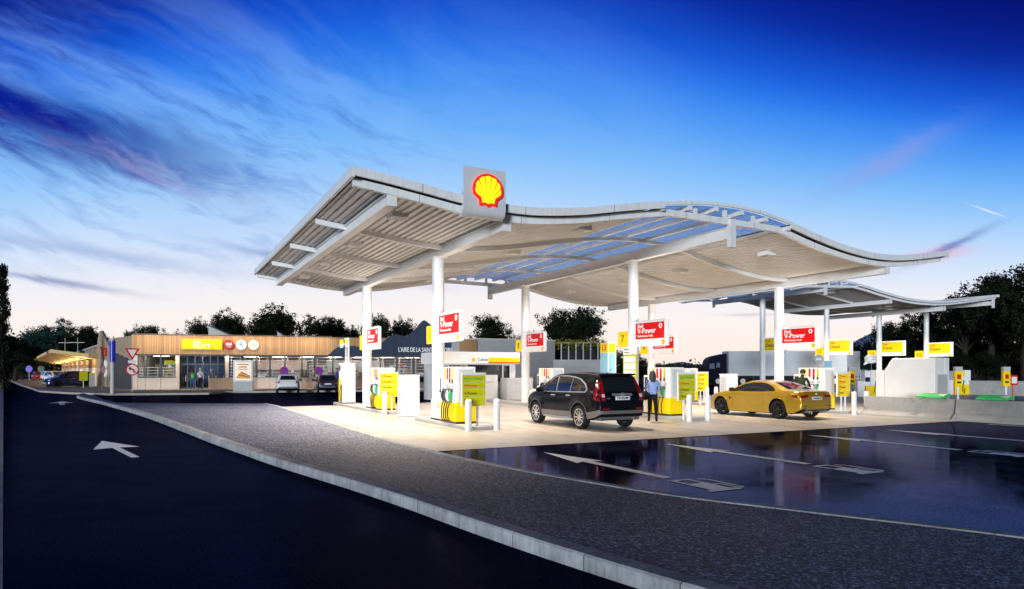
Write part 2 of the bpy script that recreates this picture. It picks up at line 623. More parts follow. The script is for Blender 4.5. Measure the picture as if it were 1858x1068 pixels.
skyc = wisp(-10.0, 25.5, .1, 9.0, 3.2, srgb(4, 22, 130), .8, skyc)
skyc = wisp(11.5, 8.6, -.14, 6.0, .34, srgb(96, 120, 190), .85, skyc)
skyc = wisp(14.5, 7.6, -.12, 6.0, .28, srgb(200, 170, 205), .6, skyc)
skyc = wisp(-6.5, 6.2, -.12, 4.2, .26, srgb(120, 140, 190), .75, skyc)
skyc = wisp(-5.0, 8.4, -.1, 9.0, .5, srgb(140, 165, 215), .5, skyc)
skyc = wisp(24.5, 8.0, -.05, 4.5, .5, srgb(222, 180, 214), .7, skyc)
skyc = wisp(29.5, 3.2, -.1, 1.6, .14, srgb(245, 200, 215), .6, skyc)
skyc = wisp(59.0, 8.2, .1, 1.8, .45, srgb(238, 160, 196), .8, skyc)
skyc = wisp(60.0, 8.7, .45, 2.2, .28, srgb(80, 110, 180), .7, skyc)
skyc = wisp(56.0, 15.0, .35, 3.6, .9, srgb(150, 160, 225), .5, skyc)
skyc = wisp(62.2, 10.85, -.55, .75, .045, srgb(255, 250, 250), .9, skyc)
skyc = wisp(46.5, 4.4, -.03, 2.0, .12, srgb(190, 175, 200), .5, skyc)
duskside = sstep(dot, -.35, .55)
skyc = k.mix(duskside, k.mix(1.0, skyc, (.10, .13, .22), 'MULTIPLY'), skyc)
below = sstep(z, -.03, 0.0)
skyc = k.mix(below, (.02, .025, .04), skyc)
bg = k.n('ShaderNodeBackground')
k.put(bg.inputs[0], skyc)
bg.inputs[1].default_value = 1.0
ns = k.n('ShaderNodeTexSky', sky_type='NISHITA')
ns.sun_disc = False
ns.sun_elevation = SUN_EL
ns.sun_rotation = SUN_AZ
bg2 = k.n('ShaderNodeBackground')
k.put(bg2.inputs[0], ns.outputs[0])
bg2.inputs[1].default_value = .002
ad = k.n('ShaderNodeAddShader')
wt.links.new(bg.outputs[0], ad.inputs[0])
wt.links.new(bg2.outputs[0], ad.inputs[1])
wt.links.new(ad.outputs[0], wout.inputs[0])

sl = bpy.data.lights.new('sun', 'SUN')
sl.energy = 3.5
sl.angle = R(10)
sl.color = (.84, .92, 1.0)
so = bpy.data.objects.new('sun', sl)
col.objects.link(so)
# light travels from the sun towards the scene
sd = Vector((math.sin(SUN_AZ) * math.cos(SUN_EL), math.cos(SUN_AZ) * math.cos(SUN_EL), math.sin(SUN_EL)))
so.rotation_euler = sd.to_track_quat('Z', 'Y').to_euler()

sc.view_settings.view_transform = 'Standard'
sc.view_settings.look = 'None'
sc.view_settings.exposure = 0
sc.view_settings.gamma = 1
sc.cycles.use_denoising = True
sc.cycles.max_bounces = 6
sc.cycles.transparent_max_bounces = 12
sc.cycles.sample_clamp_indirect = 4
sc.cycles.caustics_reflective = False
sc.cycles.caustics_refractive = False

# ------------------------------------------------------------------ ground
def interp(pts, x):
    if x <= pts[0][0]: return pts[0][1]
    for (a, p), (b, q) in zip(pts, pts[1:]):
        if x <= b: return p + (q - p) * (x - a) / (b - a)
    return pts[-1][1]


def catmull(pts, x):
    n = len(pts)
    if x <= pts[0][0]: return pts[0][1] + (x - pts[0][0]) * (pts[1][1] - pts[0][1]) / (pts[1][0] - pts[0][0])
    if x >= pts[-1][0]: return pts[-1][1] + (x - pts[-1][0]) * (pts[-1][1] - pts[-2][1]) / (pts[-1][0] - pts[-2][0])
    for i in range(n - 1):
        if x <= pts[i + 1][0]:
            x0, y0 = pts[i]
            x1, y1 = pts[i + 1]
            m0 = (y1 - pts[i - 1][1]) / (x1 - pts[i - 1][0]) if i else (y1 - y0) / (x1 - x0)
            m1 = (pts[i + 2][1] - y0) / (pts[i + 2][0] - x0) if i + 2 < n else (y1 - y0) / (x1 - x0)
            h = x1 - x0
            t = (x - x0) / h
            return (2 * t ** 3 - 3 * t * t + 1) * y0 + (t ** 3 - 2 * t * t + t) * h * m0 + (-2 * t ** 3 + 3 * t * t) * y1 + (t ** 3 - t * t) * h * m1


def sheet(name, pts, zz, m, label=None):
    mb = MB()
    mb.add([(x, y, zz) for x, y in pts], [tuple(range(len(pts)))])
    o = mb.build(name, m, recalc=False)
    if o.data.polygons[0].normal.z < 0:
        o.data.flip_normals()
    return tag(o, label, None, None, 'structure')


sheet('ground', [(-2500, -400), (3500, -400), (3500, 3500), (-2500, 3500)], -.03, soil, 'dark ground all around the service station')
LD = Vector((-.163, .987))       # the left road runs this way
road_far = LD * 230
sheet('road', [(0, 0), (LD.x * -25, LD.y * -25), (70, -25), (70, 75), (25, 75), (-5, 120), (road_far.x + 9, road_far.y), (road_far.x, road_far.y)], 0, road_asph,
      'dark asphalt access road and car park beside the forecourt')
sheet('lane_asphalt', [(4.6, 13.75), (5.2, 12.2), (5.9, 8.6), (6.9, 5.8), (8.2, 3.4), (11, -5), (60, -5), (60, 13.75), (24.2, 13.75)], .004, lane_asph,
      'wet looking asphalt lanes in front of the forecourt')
sheet('forecourt', [(4.9, 34.3), (4.9, 13.85), (60, 13.85), (60, 36.5), (24, 36.5), (8, 34.6)], .008, pad_con, 'pale lit concrete forecourt under the canopy')
# raised strip of exposed aggregate with its kerbs
outer = [(57.0, -4.9), (51.2, -4.65), (40, -2.45), (28.24, -.37), (18.07, 1.09), (14.82, 1.6), (12.98, 1.9), (9.95, 2.5), (8.3, 2.78), (6.83, 2.98), (5.47, 3.2), (4.01, 3.5), (0, 4.5), (-6, 6.3)]
outer = outer[::-1]
inner = [(-6, 11.6), (0, 9.2), (3.79, 7.82), (5.8, 6.87), (7.33, 6.18), (10.06, 5.5), (11.36, 5.3), (12.44, 5.12), (13.9, 5.02), (16.4, 4.92), (22.35, 4.94), (34.4, 4.96), (37.5, 4.8), (41.1, -1.8), (47.0, -2.9), (54.4, -3.9), (57, -4.6)]
ys = [-6 + i * .5 for i in range(int(62.5 / .5) + 1)]
mb = MB()
NX = 6
rows = []
for y in ys:
    xo = catmull(outer, y) + .2
    xi = max(catmull(inner, y) if y < 33 else interp(inner, y), xo + .05)
    rows.append([(xo + (xi - xo) * i / NX, y, .146 + (.04 - .146) * i / NX) for i in range(NX + 1)])
vs = [p for r in rows for p in r]
fs = [(j * (NX + 1) + i, j * (NX + 1) + i + 1, (j + 1) * (NX + 1) + i + 1, (j + 1) * (NX + 1) + i) for j in range(len(rows) - 1) for i in range(NX)]
mb.add(vs, fs)
tag(mb.build('path', gravel), 'raised strip of dark exposed aggregate between road and forecourt', None, None, 'structure')


def strip(name, fn, w, z0, z1, m, label, y0, y1, step=.5, chamfer=.02):
    mb = MB()
    n = int((y1 - y0) / step)
    vs, fs = [], []
    for j in range(n + 1):
        y = y0 + (y1 - y0) * j / n
        x = fn(y)
        vs += [(x, y, z0), (x, y, z1 - chamfer), (x + chamfer, y, z1), (x + w, y, z1), (x + w, y, z0)]
        if j:
            o = (j - 1) * 5
            fs += [(o + i, o + i + 1, o + 6 + i, o + 5 + i) for i in range(4)]
    mb.add(vs, fs)
    return tag(mb.build(name, m), label, None, None, 'structure')


def kerb_mat():
    m, k, b, out = new_mat('kerb_stone')
    p = k.geo()
    x = k.sep(p)
    fr = k.m('FRACT', k.m('DIVIDE', x[1], 1.0))
    j = k.m('LESS_THAN', fr, .014)
    a = k.noise(p, 2.2, 6, .7)
    d = k.noise(k.vm('MULTIPLY', p, (22, 22, 4)), 1.0, 4, .65)
    e = k.noise(p, 130, 2, .6)
    cell = k.n('ShaderNodeTexWhiteNoise', noise_dimensions='1D')
    k.put(cell.inputs['W'], k.m('FLOOR', x[1]))
    tone = k.m('ADD', k.m('MULTIPLY_ADD', a, 1.5, .05), k.m('ADD', k.m('MULTIPLY_ADD', d, .9, -.45), k.m('MULTIPLY_ADD', e, .5, -.25)))
    tone = k.m('MULTIPLY', tone, k.m('MULTIPLY_ADD', cell.outputs['Value'], .25, .85))
    tone = k.m('MULTIPLY', tone, k.m('MULTIPLY_ADD', j, -.6, 1.0))
    k.put(b.inputs['Base Color'], k.mix(1.0, (.46, .48, .50), tone, 'MULTIPLY'))
    b.inputs['Roughness'].default_value = .75
    b.inputs['Specular IOR Level'].default_value = .2
    k.put(b.inputs['Normal'], k.bump(k.m('ADD', d, e), .3, .006))
    return m


kstone = kerb_mat()
strip('kerb', lambda y: catmull(outer, y), .2, -.02, .15, kstone, 'long curved concrete kerb along the dark road', -6, 56.5)
strip('kerb_strip', lambda y: (catmull(inner, y) if y < 33 else interp(inner, y)) - .02, .16, -.02, .055, kstone, 'low pale edging kerb along the lane and forecourt', -6, 37.3)
mb = MB()
for t0, t1, w in ((-12, 200, .35),):
    a, b_ = LD * t0, LD * t1
    nrm = Vector((-.987, -.163))
    p = [a, b_, b_ + nrm * w, a + nrm * w]
    mb.prism([(q.x - .005, q.y) for q in p], -.02, .12, 'xy')
tag(mb.build('road_kerb', kstone), 'straight concrete kerb along the far left side of the road', None, None, 'structure')
sheet('verge', [(-.4, -10), (-40, -10), (-80, 230), (road_far.x - .5, road_far.y)], .03, soil, 'dark grass verge left of the road')
# footway in front of the shop (raised)
mb = MB()
foot = [(-8.5, 66), (-6.1, 60.2), (-3.2, 55.6), (3.2, 54.2), (4.4, 57.4), (18.0, 55.4), (24.5, 54.2), (27, 60), (20, 66), (-2, 71)]
mb.prism(foot, -.02, .14, 'xy')
tag(mb.build('pavement', walk_con), 'raised concrete pavement along the front of the shop', None, None, 'structure')
mb = MB()
mb.prism([(-8.5, 66), (-2, 71), (-9.6, 95), (-20, 160), (-26, 160), (-13.5, 92)], -.02, .13, 'xy')
tag(mb.build('footway', walk_con), 'pale pavement beside the parked cars at the timber wing', None, None, 'structure')


# road markings -------------------------------------------------------------
def marking(pts, label, zz=.006, m=mark_white, extra=()):
    mb = MB()
    for p in [pts, *extra]:
        mb.add([(x, y, zz) for x, y in p], [tuple(range(len(p)))])
    o = mb.build('road_marking', m, recalc=False)
    bm = bmesh.new(); bm.from_mesh(o.data)
    for f in bm.faces:
        f.normal_update()
        if f.normal.z < 0: f.normal_flip()
    bm.to_mesh(o.data); bm.free()
    return tag(o, label, None, None, 'structure')


def arrow_pts(tip, tail, hw, hl, sw):
    tip, tail = Vector(tip), Vector(tail)
    d = (tip - tail).normalized()
    n = Vector((d.y, -d.x))
    b = tip - d * hl
    q = [tip, b + n * hw, b + n * sw + d * .12, tail + n * sw, tail - n * sw, b - n * sw + d * .12, b - n * hw]
    return [(p.x, p.y) for p in q]


marking(arrow_pts((-1.27, 19.75), (-.43, 15.7), .46, 2.05, .075), 'white straight ahead arrow painted on the left road', .004)
marking([(-4.9, 46.2), (-5.25, 43.7), (-4.85, 43.8), (-4.5, 41.5), (-4.3, 41.5), (-4.55, 43.8), (-4.15, 43.9)], 'faint white arrow far along the left road', .004)
for i, (xa, ytip, lab) in enumerate([(7.3, 12.62, 'nearest to the gravel strip'), (10.72, 12.72, 'in the second lane'), (15.6, 12.75, 'in the third lane'), (19.0, 12.85, 'in the lane by the barrier')]):
    lenx = 3.95
    marking(arrow_pts((xa - .03, ytip), (xa + .02, ytip - lenx), .3, 1.75, .1), 'long white lane arrow ' + lab, .010)
    # fuel pump pictogram lying behind the arrow tail
    ox, oy = xa + .02, ytip - lenx - 1.28
    body = [(-.16, .1), (.16, .1), (.16, .95), (-.16, .95)]
    base_ = [(-.24, .0), (.24, .0), (.24, .1), (-.24, .1)]
    hose = [(.16, .42), (.24, .42), (.24, .12), (.30, .05), (.38, .12), (.38, .78), (.28, .92), (.25, .86), (.33, .74), (.33, .14), (.30, .12), (.28, .14), (.28, .47), (.16, .47)]
    tr = lambda pl: [(ox + (x + .02) * 1.25, oy + y * 1.12) for x, y in pl]
    win = [(-.16, .95), (-.16, .60), (-.10, .60), (-.10, .88), (.10, .88), (.10, .60), (.16, .60), (.16, .95)]
    low = [(-.16, .1), (.16, .1), (.16, .60), (-.16, .60)]
    marking(tr(low), 'white fuel pump pictogram painted behind the arrow ' + lab, .010, extra=[tr(base_), tr(hose), tr(win)])
marking([(24.0, 12.6), (23.85, 12.6), (23.7, 5), (23.85, 5)], 'white edge line along the foot of the barrier', .010)
for yy, lab in ((20.9, 'beside the nearest pump'), (29.4, 'beside the pump by the tall dispenser')):
    c = [(5.35, yy + .6), (6.3, yy + .95), (7.4, yy + .7), (7.3, yy + .45), (6.3, yy + .6), (5.9, yy + .45), (6.0, yy - .1)]
    marking(c, 'faded white curved arrow on the forecourt ' + lab, .012, extra=[[(6.2, yy - .9), (7.1, yy - 1.1), (7.2, yy - .8), (6.5, yy - .5), (6.35, yy - .1), (6.15, yy - .15)]])

# ------------------------------------------------------------------ canopies
def profile_sheet(mb, xs, prof, y0, y1, off, m=0, corr=0.0, pitch=.2, ny=1):
    """roof sheet following the wave; corr = height of trapezoid corrugation running along y"""
    vs, fs = [], []
    for j in range(ny + 1):
        y = y0 + (y1 - y0) * j / ny
        for i, x in enumerate(xs):
            z = catmull(prof, x) + off
            if corr:
                z += corr * (1 if (i % 4) in (1, 2) else 0)
            vs.append((x, y, z))
    n = len(xs)
    fs = [(j * n + i, j * n + i + 1, (j + 1) * n + i + 1, (j + 1) * n + i) for j in range(ny) for i in range(n - 1)]
    return mb.add(vs, fs, m)


def wave_bar(mb, prof, x0, x1, y0, y1, o0, o1, step=.3, m=0):
    """solid bar following the wave between heights prof+o0 and prof+o1"""
    n = max(2, int((x1 - x0) / step))
    vs, fs = [], []
    for i in range(n + 1):
        x = x0 + (x1 - x0) * i / n
        z = catmull(prof, x)
        vs += [(x, y0, z + o0), (x, y1, z + o0), (x, y1, z + o1), (x, y0, z + o1)]
        if i:
            b = (i - 1) * 4
            fs += [(b + q, b + (q + 1) % 4, b + 4 + (q + 1) % 4, b + 4 + q) for q in range(4)]
    fs += [(0, 3, 2, 1), (n * 4, n * 4 + 1, n * 4 + 2, n * 4 + 3)]
    return mb.add(vs, fs, m)


def canopy(name, label, prof, x0, x1, y0, y1, sky0, sky1, tie_z, beams, ribs, columns, cr, lights, lamp_w):
    t = thing(name, label, 'canopy', ((x0 + x1) / 2, (y0 + y1) / 2, 0), 0, 'wavy white fuel station canopies')
    O = (-(x0 + x1) / 2, -(y0 + y1) / 2, 0)
    P = lambda mb, n, m, **kw: mb.build(n, m, t, loc=O, **kw)
    # roof: corrugated soffit + top skin, either side of the rooflight
    def xs_between(a, b, pitch):
        n = int((b - a) / pitch)
        out = []
        for i in range(n):
            u = a + i * pitch
            out += [u, u + pitch * .18, u + pitch * .5, u + pitch * .68]
        return out + [b]
    for a, b in ((x0 + .06, sky0), (sky1, x1 - .06)):
        mb = MB()
        profile_sheet(mb, xs_between(a, b, .21), prof, y0 + .3, y1 - .3, -.28, 0, .045)
        n = int((b - a) / .3)
        profile_sheet(mb, [a + (b - a) * i / n for i in range(n + 1)], prof, y0 + .05, y1 - .05, -.07)
        P(mb, 'roof_sheet', sheet_white)
    mb = MB()
    n = int((sky1 - sky0) / .1)
    profile_sheet(mb, [sky0 + (sky1 - sky0) * i / n for i in range(n + 1)], prof, y0 + .1, y1 - .1, -.12)
    P(mb, 'rooflight', skyglass)
    nr = 5
    for i in range(nr + 1):
        mb = MB()
        x = sky0 + (sky1 - sky0) * i / nr
        z = catmull(prof, x)
        mb.box(x - .07, x + .07, y0 + .1, y1 - .1, z - .26, z - .13)
        P(mb, 'rooflight_bar', steel_white)
    # outer fascia, thinner over the rooflight, and the inner edge beam
    for ya, yb in ((y0, y0 + .07), (y1 - .07, y1)):
        mb = MB()
        wave_bar(mb, prof, x0, sky0, ya, yb, -.21, 0)
        wave_bar(mb, prof, sky0, sky1, ya, yb, -.10, 0)
        wave_bar(mb, prof, sky1, x1, ya, yb, -.21, 0)
        P(mb, 'fascia', fascia_steel)
    for ya, yb in ((y0 + .26, y0 + .40), (y1 - .40, y1 - .26)):
        mb = MB()
        lo = lambda x: catmull(prof, x)
        wave_bar(mb, prof, x0 + .06, sky0 + .4, ya, yb, -.40, -.21)
        wave_bar(mb, prof, sky1 - .4, x1 - .06, ya, yb, -.40, -.21)
        za, zb = lo(sky0 + .4), lo(sky1 - .4)
        mb.prism([(sky0 + .4, za - .40), (sky1 - .4, zb - .40), (sky1 - .4, zb - .21), (sky0 + .4, za - .21)], ya + .003, yb - .003, 'xz')
        P(mb, 'edge_beam', fascia_steel)
        for q in range(1, 4):
            mb = MB()
            x = sky0 + .2 + (sky1 - sky0 - .4) * q / 4
            u = (x - sky0 - .4) / (sky1 - sky0 - .8)
            zt = za + (zb - za) * u - .21
            mb.box(x - .06, x + .06, ya + .02, yb - .02, zt, lo(x) - .12)
            P(mb, 'tie_post', steel_white)
    for xa, xb, xz in ((x0 - .05, x0 + .03, x0), (x1 - .03, x1 + .05, x1)):
        mb = MB()
        z = catmull(prof, xz)
        mb.box(xa, xb, y0 + .003, y1 - .003, z - .26, z + .003)
        P(mb, 'verge_trim', steel_white)
    for y in ribs:
        mb = MB()
        for a, b in ((x0 + .08, sky0), (sky1, x1 - .08)):
            wave_bar(mb, prof, a, b, y - .05, y + .05, -.44, -.285)
        wave_bar(mb, prof, sky0, sky1, y - .05, y + .05, -.40, -.27)
        P(mb, 'rib', steel_white)
    for bx, zb, zt, ya, yb, post in beams:
        mb = MB()
        mb.box(bx - .06, bx + .06, ya, yb, zb, zt)
        mb.box(bx - .14, bx + .14, ya - .002, yb + .002, zb - .025, zb)
        mb.box(bx - .14, bx + .14, ya - .002, yb + .002, zt, zt + .025)
        mb.box(bx - .13, bx + .13, ya - .03, ya - .004, zb - .03, zt + .03)
        mb.box(bx - .13, bx + .13, yb + .004, yb + .03, zb - .03, zt + .03)
        P(mb, 'beam', steel_white)
        if post:
            ztop = catmull(prof, bx)
            for yy in (ya - .12, yb + .12):
                mb = MB()
                mb.box(bx - .12, bx + .12, yy - .08, yy + .08, zb - .30, ztop - .42)
                P(mb, 'end_post', steel_white)
    for cx, cy, cz in columns:
        mb = MB()
        mb.cyl((cx, cy, 0), (cx, cy, cz), cr, n=28)
        mb.cyl((cx, cy, 0.0), (cx, cy, .05), cr + .1, n=28)
        mb.box(cx - cr - .04, cx + cr + .04, cy - cr - .04, cy + cr + .04, cz, cz + .03)
        P(mb, 'column', steel_white, smooth=True)
    for lx, ly in lights:
        z = catmull(prof, lx) - .36
        mb = MB()
        mb.box(lx - .24, lx + .24, ly - .24, ly - .22, z - .03, z + .12)
        mb.box(lx - .24, lx + .24, ly + .22, ly + .24, z - .03, z + .12)
        mb.box(lx - .24, lx - .22, ly - .22, ly + .22, z - .03, z + .12)
        mb.box(lx + .22, lx + .24, ly - .22, ly + .22, z - .03, z + .12)
        f = P(mb, 'downlight', steel_white)
        mb = MB()
        mb.box(lx - .215, lx + .215, ly - .215, ly + .215, z + .09, z + .11)
        mb.build('diffuser', lamp_glow, f)
        ld = bpy.data.lights.new('downlight_lamp', 'AREA')
        ld.shape = 'SQUARE'
        ld.size = .42
        ld.energy = lamp_w * (1.6 if lx < 8 else 1.0) * (1.25 if ly < 20 and lx > 8 else 1.0)
        ld.color = (1.0, .835, .67)
        ld.spread = R(124)
        lo_ = bpy.data.objects.new('downlight_lamp', ld)
        col.objects.link(lo_)
        lo_.parent = t
        lo_.location = (lx + O[0], ly + O[1], z - .034)
    # small pipe ends standing on the roof
    for q in (.13, .47):
        x = x0 + (x1 - x0) * q
        mb = MB()
        z = catmull(prof, x) - .08
        mb.cyl((x, y0 + 1.2, z), (x, y0 + 1.2, z + .32), .07, n=10)
        mb.cyl((x, y0 + 1.2, z + .32), (x, y0 + 1.2, z + .38), .11, n=10)
        P(mb, 'roof_vent', steel_white)
    return t


lamp_glow = mat('lamp_diffuser', (1.0, .9, .75), .5, var=0, emit=.5)
prof1 = [(4.15, 6.68), (4.96, 6.59), (6.1, 6.44), (7.03, 6.31), (8.26, 6.22), (9.0, 6.22), (9.69, 6.27), (10.8, 6.41), (11.55, 6.55), (12.54, 6.73), (13.6, 6.9),
         (14.74, 7.04), (16.1, 7.13), (17.5, 7.09), (19.0, 6.87), (20.54, 6.53), (22.1, 6.26), (23.76, 6.12), (25.5, 6.2), (28.2, 6.58)]
L1 = [(x, y) for x in (6.0, 12.2, 20.6, 26.6) for y in (18.7, 23.6, 28.1, 32.8)]
canopy('fuel_canopy', 'large white wavy canopy on six round columns over the car pumps', prof1, 4.15, 28.2, 16.35, 35.4, 13.7, 19.2, 6.6,
       [(5.2, 5.93, 6.21, 16.7, 34.9, 0), (8.45, 5.6, 5.88, 16.7, 34.9, 0), (16.7, 6.1, 6.44, 16.75, 34.95, 1), (24.85, 5.5, 5.8, 16.7, 34.9, 0)],
       [21.3, 25.85, 30.4], [(8.45, 21.86, 5.58), (16.7, 21.86, 6.08), (24.85, 21.86, 5.48), (8.45, 30.85, 5.58), (16.7, 30.85, 6.08), (24.85, 30.85, 5.48)],
       .205, L1, 268)
prof2 = [(44.0, 8.45), (45.5, 8.75), (47.6, 9.1), (49.8, 9.18), (52.6, 8.91), (54.8, 8.57), (57.8, 8.2), (60.9, 8.06), (64.2, 8.17), (67.7, 8.54), (72.6, 9.15)]
L2 = [(x, y) for x in (52.5, 60.5, 68.4) for y in (40.5, 47.5)]
canopy('truck_canopy', 'farther white wavy canopy over the truck lanes on four columns', prof2, 44.0, 72.6, 37.3, 50.6, 45.2, 51.8, 8.6,
       [(48.1, 8.2, 8.55, 37.75, 50.1, 1), (56.6, 7.63, 7.95, 37.7, 50.1, 0), (64.4, 7.3, 7.65, 37.7, 50.1, 0), (72.2, 8.15, 8.5, 37.75, 50.1, 1)],
       [41.5, 46.4], [(48.1, 44.15, 8.18), (56.6, 44.15, 7.61), (64.4, 44.15, 7.28), (72.2, 44.15, 8.13)], .24, L2, 620)

# ------------------------------------------------------------------ emblem sign
def shell_outline(r, n=40):
    pts = []
    for i in range(n + 1):
        a = R(-14) + R(208) * i / n
        pts.append((r * math.cos(a), r * math.sin(a) * .97))
    left_ = [(-.96, -.33), (-.60, -.62), (-.56, -.98), (-.22, -.93), (0, -1.03)]
    right_ = [(.22, -.93), (.56, -.98), (.60, -.62), (.96, -.33)]
    return pts + [(x * r, y * r) for x, y in left_ + right_]


def emblem(parent, M, r, deep, mats, names=('badge', 'inner_shell', 'rib_lines')):
    red, yel = mats
    mb = MB()
    mb.prism(shell_outline(r), 0, deep, 'xy', 0, M)
    b = mb.build(names[0], red, parent)
    mb = MB()
    # seven fan segments and the hinge block, all yellow, with red gaps between
    base_y = -.62 * r
    hub = Vector((0, -.78 * r))
    a0, a1, ns_ = R(31), R(149), 7
    for i in range(ns_):
        b0 = a0 + (a1 - a0) * (i + .07) / ns_
        b1 = a0 + (a1 - a0) * (i + .93) / ns_
        bm_ = (b0 + b1) / 2
        def rim(a):
            d = Vector((math.cos(a), math.sin(a)))
            lo, hi = 0.0, 2 * r
            for _ in range(30):
                mid = (lo + hi) / 2
                q = hub + d * mid
                if (q.x / (.83 * r)) ** 2 + (q.y / (.80 * r)) ** 2 < 1 and abs(q.x) < .83 * r: lo = mid
                else: hi = mid
            return hub + d * lo
        dm = Vector((math.cos(bm_), math.sin(bm_)))
        c0 = hub + Vector((math.cos(b0), math.sin(b0))) * .30 * r
        c1 = hub + Vector((math.cos(b1), math.sin(b1))) * .30 * r
        p = [c0, rim(b0), rim(b0 + (b1 - b0) * .3) * 1.03, rim(bm_) * 1.04, rim(b0 + (b1 - b0) * .7) * 1.03, rim(b1), c1]
        mb.prism([(q.x, q.y) for q in p], deep * .5, deep + .012, 'xy', 0, M)
    mb.prism([(x * r, y * r) for x, y in ((-.46, -.50), (-.40, -.82), (-.18, -.79), (0, -.87), (.18, -.79), (.40, -.82), (.46, -.50), (.2, -.44), (-.2, -.44))], deep * .5, deep + .010, 'xy', 0, M)
    mb.build(names[1], yel, b)
    return b


em_yel = mat('emblem_yellow', (.95, .72, .01), .35, var=.03, emit=.8)
em_red = mat('emblem_red', (.80, .02, .01), .35, var=.03, emit=.65)
t = thing('emblem_sign', 'tall white panel with red and yellow scallop shell on the canopy edge', 'sign', (7.55, 16.2, 6.2))
mb = MB()
prf = [(0, .82), (-.05, .82), (-.05, -.12)] + [(.11 - .16 * math.cos(R(a)), -.12 - .3 * math.sin(R(a))) for a in (15, 35, 55, 75, 90)] + [(.3, -.42), (.3, -.36), (.11, -.36), (.03, -.26), (0, -.12)]
mb.prism(prf, -.60, .60, 'yz')
mb.build('panel', mat('sign_panel_grey', (.62, .64, .66), .4, var=.05), t, smooth=True, angle=30)
mb = MB()
mb.box(-.5, .5, .0, .35, -.2, -.1)
mb.box(-.5, .5, .0, .35, .2, .28)
mb.build('bracket', steel_white, t)
emblem(t, face_neg_y((.06, -.06, .26)), .43, .05, (em_red, em_yel))

# ------------------------------------------------------------------ islands
def island(cx, y0, y1, lab):
    mb = MB()
    pts = [(cx - .52, y0 + .2), (cx - .34, y0), (cx + .26, y0), (cx + .44, y0 + .2), (cx + .44, y1 - .2), (cx + .26, y1), (cx - .34, y1), (cx - .52, y1 - .2)]
    mb.prism([(x - cx, y - y0) for x, y in pts], 0.0, .12, 'xy')
    o = mb.build('pump_island', kerb_con, bevel=.02, loc=(cx, y0, .004))
    tag(o, lab, 'pump island', 'concrete pump islands')


for cx, nm in ((8.45, 'left row'), (16.7, 'middle row'), (24.85, 'right row')):
    island(cx, 18.15, 23.0, 'low grey concrete island under the front pump of the ' + nm)
    island(cx, 26.35, 35.6, 'long low concrete island under the rear pump of the ' + nm)


# ------------------------------------------------------------------ fuel pumps
def make_pump(label):
    """multi product dispenser; hoses on the -x side, end panel towards -y; local origin at the near -x corner of the base"""
    t = thing('fuel_pump', label, 'fuel pump', (0, 0, 0), 0, 'four hose fuel pumps')
    mb = MB()
    mb.box(.0, .66, 0, 1.3, 0, .06)
    mb.box(.06, .60, 1.3, 2.35, 0, .06)
    mb.build('plinth', black_gloss, t)
    mb = MB()
    mb.box(.012, .65, .012, 1.29, .64, 1.74)
    mb.build('cabinet', white, t, bevel=.012)
    mb = MB()
    mb.box(0, .66, 0, 1.3, .06, .64)
    mb.build('lower_panel', yellow_lit, t, bevel=.012)
    mb = MB()
    mb.box(.055, .6, 1.3, 1.36, .06, .66)
    mb.build('edge_stripe', orange, t)
    mb = MB()
    mb.box(.05, .6, 1.36, 2.3, .06, .66)
    mb.box(.12, .56, 1.36, 2.2, .66, .72)
    side = mb.build('side_housing', white, t, bevel=.012)
    emblem(side, face_neg_x((.05, 1.62, .5)), .07, .006, (red_paint, yellow), ('badge', 'inner_shell'))
    mb = MB()
    mb.box(.10, .56, 1.30, 1.62, .72, 1.45)
    tm = mb.build('payment_terminal', white, t, bevel=.012)
    mb = MB()
    mb.box(.092, .102, 1.36, 1.56, 1.0, 1.38)
    mb.box(.06, .10, 1.36, 1.56, .92, 1.0)
    mb.build('screen', black_gloss, tm)
    mb = MB()
    mb.box(.0, .012, .30, 1.02, .645, 1.02)
    mb.build('hose_recess', grey_paint, t)
    cols = [(yellow_lit, .92), (red_lit, .72), (red_lit, .52), (lime_lit, .32)]
    for q, (m_, yy) in enumerate(cols):
        mb = MB()
        mb.box(-.004, .014, yy - .045, yy + .045, 1.30, 1.70)
        g = mb.build('grade_strip', m_, t)
        mb = MB()
        mb.box(-.010, -.003, yy - .04, yy + .04, 1.24, 1.36)
        mb.build('grade_button', black_gloss if q > 1 else white, g)
    nz = [black_gloss, dark_grey, white, green]
    for q in range(4):
        yy = .92 - .2 * q
        mb = MB()
        mb.box(-.07, .0, yy - .05, yy + .05, .97, 1.06, 1)
        mb.tube([(-.045, yy, 1.02), (-.07, yy, .98), (-.075, yy, .80), (-.05, yy, .68)], [.03, .045, .038, .03], 8, 0)
        mb.tube([(-.075, yy, .95), (-.13, yy, .90), (-.125, yy, .76), (-.075, yy, .70)], .012, 6, 0)
        n_ = mb.build('nozzle', [nz[q], dark_grey], t, smooth=True)
        mb = MB()
        pts = []
        for i in range(13):
            u = i / 12
            pts.append((-.05 - .13 * math.sin(u * PI) * (.7 + .1 * q), yy - .07 * math.sin(u * PI * 1.2), .68 - .6 * u + .09 * math.sin(u * PI * 2) * u))
        mb.tube(pts, .017, 7)
        mb.build('hose', black_rub, n_, smooth=True)
    mb = MB()
    mb.box(.10, .55, -.004, .01, .70, 1.66)
    mb.build('end_panel', mat('pale_blue_grey', (.55, .60, .66), .45, var=.06) if 'pale_blue_grey' not in bpy.data.materials else bpy.data.materials['pale_blue_grey'], t)
    mb = MB()
    mb.box(-.008, .014, .2, .34, 1.1, 1.2)
    mb.box(-.008, .014, .5, .8, 1.1, 1.2)
    mb.build('sticker', grey_paint, t)
    return t


